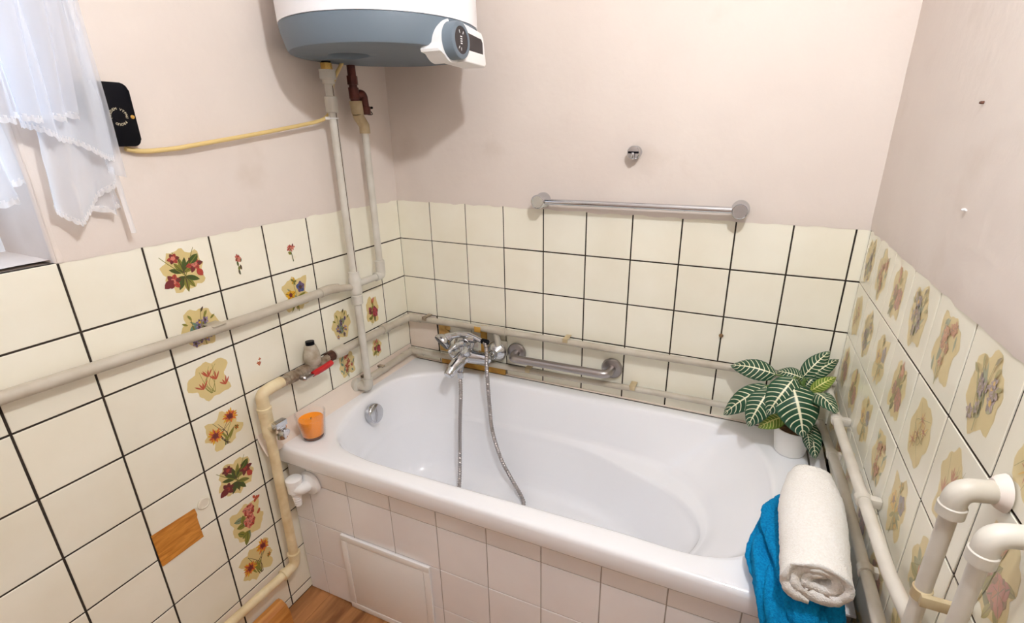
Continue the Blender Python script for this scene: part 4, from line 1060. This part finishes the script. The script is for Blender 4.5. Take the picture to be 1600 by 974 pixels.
# ------------------------------------------------------------------ potted zebra plant
def leaf_mat(name, dark, mid, vein):
    m, N, L, P = base_mat(name)
    uv = N.new('ShaderNodeUVMap'); uv.uv_map = 'leaf'
    sx = N.new('ShaderNodeSeparateXYZ'); L.new(uv.outputs['UV'], sx.inputs[0])
    def math_(op, a, b=None):
        n = N.new('ShaderNodeMath'); n.operation = op
        for i, q in enumerate((a, b)):
            if q is None: continue
            if isinstance(q, (int, float)): n.inputs[i].default_value = q
            else: L.new(q, n.inputs[i])
        return n.outputs[0]
    a = math_('ABSOLUTE', math_('SUBTRACT', math_('MULTIPLY', sx.outputs['X'], 2.0), 1.0))
    curve = math_('MULTIPLY', math_('POWER', a, 1.5), .17)
    ph = math_('SUBTRACT', sx.outputs['Y'], curve)
    s = math_('SINE', math_('MULTIPLY', ph, 2*PI*9.5))
    ve = N.new('ShaderNodeMapRange'); L.new(s, ve.inputs['Value']); ve.inputs['From Min'].default_value = .76; ve.inputs['From Max'].default_value = .93
    edge = N.new('ShaderNodeMapRange'); L.new(a, edge.inputs['Value']); edge.inputs['From Min'].default_value = .97; edge.inputs['From Max'].default_value = .80
    v1 = math_('MULTIPLY', ve.outputs[0], edge.outputs[0])
    rib = N.new('ShaderNodeMapRange'); L.new(a, rib.inputs['Value']); rib.inputs['From Min'].default_value = .085; rib.inputs['From Max'].default_value = .04
    f = math_('MAXIMUM', v1, rib.outputs[0])
    g = N.new('ShaderNodeMixRGB'); g.inputs['Color1'].default_value = dark; g.inputs['Color2'].default_value = mid
    nz = N.new('ShaderNodeTexNoise'); nz.inputs['Scale'].default_value = 30; L.new(nz.outputs['Fac'], g.inputs['Fac'])
    mxn = N.new('ShaderNodeMixRGB'); mxn.inputs['Color2'].default_value = vein
    L.new(f, mxn.inputs['Fac']); L.new(g.outputs['Color'], mxn.inputs['Color1'])
    L.new(mxn.outputs['Color'], P.inputs['Base Color']); P.inputs['Roughness'].default_value = .38
    return m
LM = leaf_mat('zebra_leaf', srgb(12,54,36), srgb(34,86,56), srgb(230,228,196))
LMy = leaf_mat('zebra_leaf_young', srgb(84,118,34), srgb(120,146,52), srgb(224,220,140))
plant = thing('potted_plant', (0,0,0), 'zebra-striped leafy houseplant in a small white pot', 'plant')
PX_, PY_, PZ_ = 1.452, -.122, .6056
mb = MB(); mb.lathe([(.034,0),(.038,.001),(.042,.006),(.0525,.080),(.0525,.086),(.049,.086),(.047,.072),(.004,.072)], (PX_,PY_,PZ_), n=44); pot_ = mb.build('pot', M['pot'], plant)
mb = MB(); mb.lathe([(.0472,.060),(.0476,.070),(.03,.0735),(.004,.075)], (PX_,PY_,PZ_), n=30); mb.build('soil', M['soil'], pot_)
mb = MB(); mb.tube(catmull([(PX_,PY_,PZ_+.065),(PX_+.004,PY_+.002,PZ_+.12),(PX_-.002,PY_+.004,PZ_+.18),(PX_+.004,PY_+.008,PZ_+.235)], 5), [.0075]*5+[.006]*5+[.005]*5+[.004], 12); mb.build('stem', M['stem'], plant)
leaves = [((1.384,-.100,.837),(1.256,-.070,.832),.067,0), ((1.364,-.140,.817),(1.254,-.160,.706),.067,0), ((1.368,-.160,.818),(1.324,-.210,.712),.076,0),
 ((1.424,-.165,.868),(1.367,-.210,.762),.084,0), ((1.419,-.175,.852),(1.463,-.240,.731),.116,0), ((1.456,-.100,.839),(1.383,-.090,.845),.049,0),
 ((1.451,-.090,.833),(1.515,-.045,.915),.053,0), ((1.467,-.090,.836),(1.540,-.050,.896),.044,0), ((1.475,-.120,.812),(1.536,-.090,.857),.036,1),
 ((1.477,-.150,.822),(1.520,-.262,.838),.053,0), ((1.483,-.135,.724),(1.512,-.190,.640),.053,0), ((1.472,-.170,.731),(1.492,-.195,.668),.031,0),
 ((1.423,-.150,.737),(1.354,-.170,.693),.049,1), ((1.484,-.080,.797),(1.472,-.050,.853),.058,0), ((1.463,-.100,.814),(1.498,-.060,.853),.053,0)]
for (b, t, w, y) in leaves:
    b, t = Vector(b), Vector(t); ax = t-b; Ln = ax.length; ax.normalize()
    up = V(-.05,-.72,.69)
    side = ax.cross(up).normalized(); nrm = side.cross(ax).normalized()
    nu_, nv_ = 10, 22; vs = []; uvs = []; fs = []
    for j in range(nv_+1):
        f = j/nv_; wd = w*.5*(math.sin(PI*f**.8)**.75)*(1-.12*f) + .0006
        c = b + ax*(Ln*f) + nrm*(Ln*.16*math.sin(PI*f) - Ln*.03*f)
        for i in range(nu_+1):
            q = i/nu_*2-1
            rip = .0035*math.sin(f*2*PI*9.5 - abs(q)*1.6)*abs(q)
            vs.append(c + side*(q*wd) + nrm*(-abs(q)**1.6*wd*.28 + .004*(1-abs(q)) - .003 + rip*.6)); uvs.append((i/nu_, f))
    for j in range(nv_):
        for i in range(nu_):
            a_ = j*(nu_+1)+i; fs.append((a_, a_+1, a_+nu_+2, a_+nu_+1))
    me = bpy.data.meshes.new('leaf'); me.from_pydata(vs, [], fs); me.materials.append(LMy if y else LM)
    ul = me.uv_layers.new(name='leaf')
    for lp_ in me.loops: ul.data[lp_.index].uv = uvs[lp_.vertex_index]
    for f_ in me.polygons: f_.use_smooth = True
    lo = bpy.data.objects.new('leaf', me); col.objects.link(lo); lo.parent = plant
    s0 = V(PX_+.001, PY_+.004, min(b.z-.03, PZ_+.21) if b.z > .78 else PZ_+.10)
    mb = MB(); mb.tube(catmull([s0, s0.lerp(b, .5)+V(0,0,.012), b+nrm*.0005, b+ax*.01+nrm*.001], 4), .0022, 8); so = mb.build('petiole', M['stem'], lo)
seat(plant, (PX_, PY_, PZ_))

# ------------------------------------------------------------------ towels
def fuzz(p, a=.0022, s=130):
    return p + noise.noise_vector(p*s)*a + noise.noise_vector(p*s*.23)*a*.9
# blue: folded, lying on the tub corner and drooping over the front edge
path = catmull([(1.468,-.372,.626),(1.448,-.44,.640),(1.432,-.53,.652),(1.424,-.62,.657),(1.432,-.70,.652),(1.448,-.742,.598),(1.458,-.742,.525),(1.462,-.738,.44),(1.464,-.732,.36)], 14)
keys_w = [.030,.056,.074,.084,.080,.074,.068,.064,.060]; keys_h = [.020,.034,.045,.050,.050,.044,.038,.034,.030]
def key(K, f):
    f *= len(K)-1; i = min(int(f), len(K)-2); t = f-i; t = t*t*(3-2*t); return K[i]*(1-t)+K[i+1]*t
mb = MB(); n = 120; vs = []; fs = []
NP = len(path)
for j, c in enumerate(path):
    f = j/(NP-1)
    tan = (path[min(j+1,NP-1)]-path[max(j-1,0)]).normalized()
    side = V(1,0,0); side = (side - tan*side.dot(tan)).normalized(); nrm = side.cross(tan).normalized()
    if nrm.z < 0 and f < .5: nrm = -nrm
    if f >= .5 and nrm.y > 0: nrm = -nrm
    w, h = key(keys_w, f), key(keys_h, f)
    for k in range(n):
        a = 2*PI*k/n; ca, sa = math.cos(a), math.sin(a)
        q = (abs(ca)**3.0+abs(sa)**3.0)**(-1/3.0)
        g1 = (1-abs(math.sin(2.5*a+1.1+5.5*f)))**3; g2 = (1-abs(math.sin(4*a-.6-7*f)))**4
        r = 1 + .05*math.sin(5*a+7*f) + .03*math.sin(9*a-11*f+1)
        fold = -.52*g1 - .30*g2
        p = c + side*(ca*q*w*(r+fold)) + nrm*(sa*q*h*(r+fold*.6))
        p += nrm*.006*noise.noise(V(p.x*22, p.y*16, p.z*16)) 
        vs.append(fuzz(p))
for j in range(NP-1):
    for k in range(n): fs.append((j*n+k, j*n+(k+1) % n, (j+1)*n+(k+1) % n, (j+1)*n+k))
fs.append(tuple(range(n))); fs.append(tuple((NP-1)*n+k for k in range(n)))
mb.add(vs, fs); bt = mb.build('towel', M['towel_blue'], angle=180)
tag(bt, 'bright blue terry towel draped over the tub corner under white towel', 'towel')
# white: rolled towel, spiral cross-section
A, B = V(1.460,-.462,.755), V(1.447,-.765,.750)
ax = (B-A).normalized(); sd = V(1,0,0); sd = (sd-ax*sd.dot(ax)).normalized(); up = sd.cross(ax).normalized()
if up.z < 0: up = -up
turns = 2.6; NS = 170; th = .0085; cen = []
for i in range(NS+1):
    t = i/NS; a = -.55*PI - turns*2*PI*t
    R0 = .050*(1-.80*t)
    cen.append((R0*1.17*math.cos(a), R0*.98*math.sin(a)*(1.0 if math.sin(a) > 0 else .86)))
outl = []; inn = []
for i, (x, y) in enumerate(cen):
    p, q = cen[max(i-1,0)], cen[min(i+1,NS)]; dx, dy = q[0]-p[0], q[1]-p[1]; l = math.hypot(dx, dy) or 1
    tk = th*min(1, .35+ i/6, .35+(NS-i)/6)
    outl.append((x-dy/l*tk, y+dx/l*tk)); inn.append((x+dy/l*tk, y-dx/l*tk))
prof = outl + inn[::-1]; nP = len(prof); NL = 64
mb = MB(); vs = []; fs = []
for j in range(NL+1):
    f = j/NL; c = A.lerp(B, f)
    sc_ = (.80+.20*math.sin(min(1, f*2.4)*PI/2))*(1+.05*math.sin(f*5))*(1+.06*f)
    for (x, y) in prof:
        rr = math.hypot(x/.068, y/.05)
        p = c + sd*(x*sc_*1.0) + up*(y*sc_) + ax*(.010*noise.noise(V(x*30, y*30, j > NL/2))*(1 if j in (0, NL) else .4) + (.020*(rr-.6) if f > .9 else 0)*(f-.9)*10)
        p += up*.004*noise.noise(V(p.x*14, p.y*14, 2))
        vs.append(fuzz(p, .0018))
for j in range(NL):
    for k in range(nP): fs.append((j*nP+k, j*nP+(k+1) % nP, (j+1)*nP+(k+1) % nP, (j+1)*nP+k))
for j, rev in ((0, False), (NL, True)):
    for k in range(NS):
        q = (j*nP+k, j*nP+k+1, j*nP+nP-2-k, j*nP+nP-1-k); fs.append(q[::-1] if rev else q)
mb.add(vs, fs); wt = mb.build('towel', M['towel_white'], angle=180)
tag(wt, 'white terry towel rolled up and laid on the blue towel', 'towel')
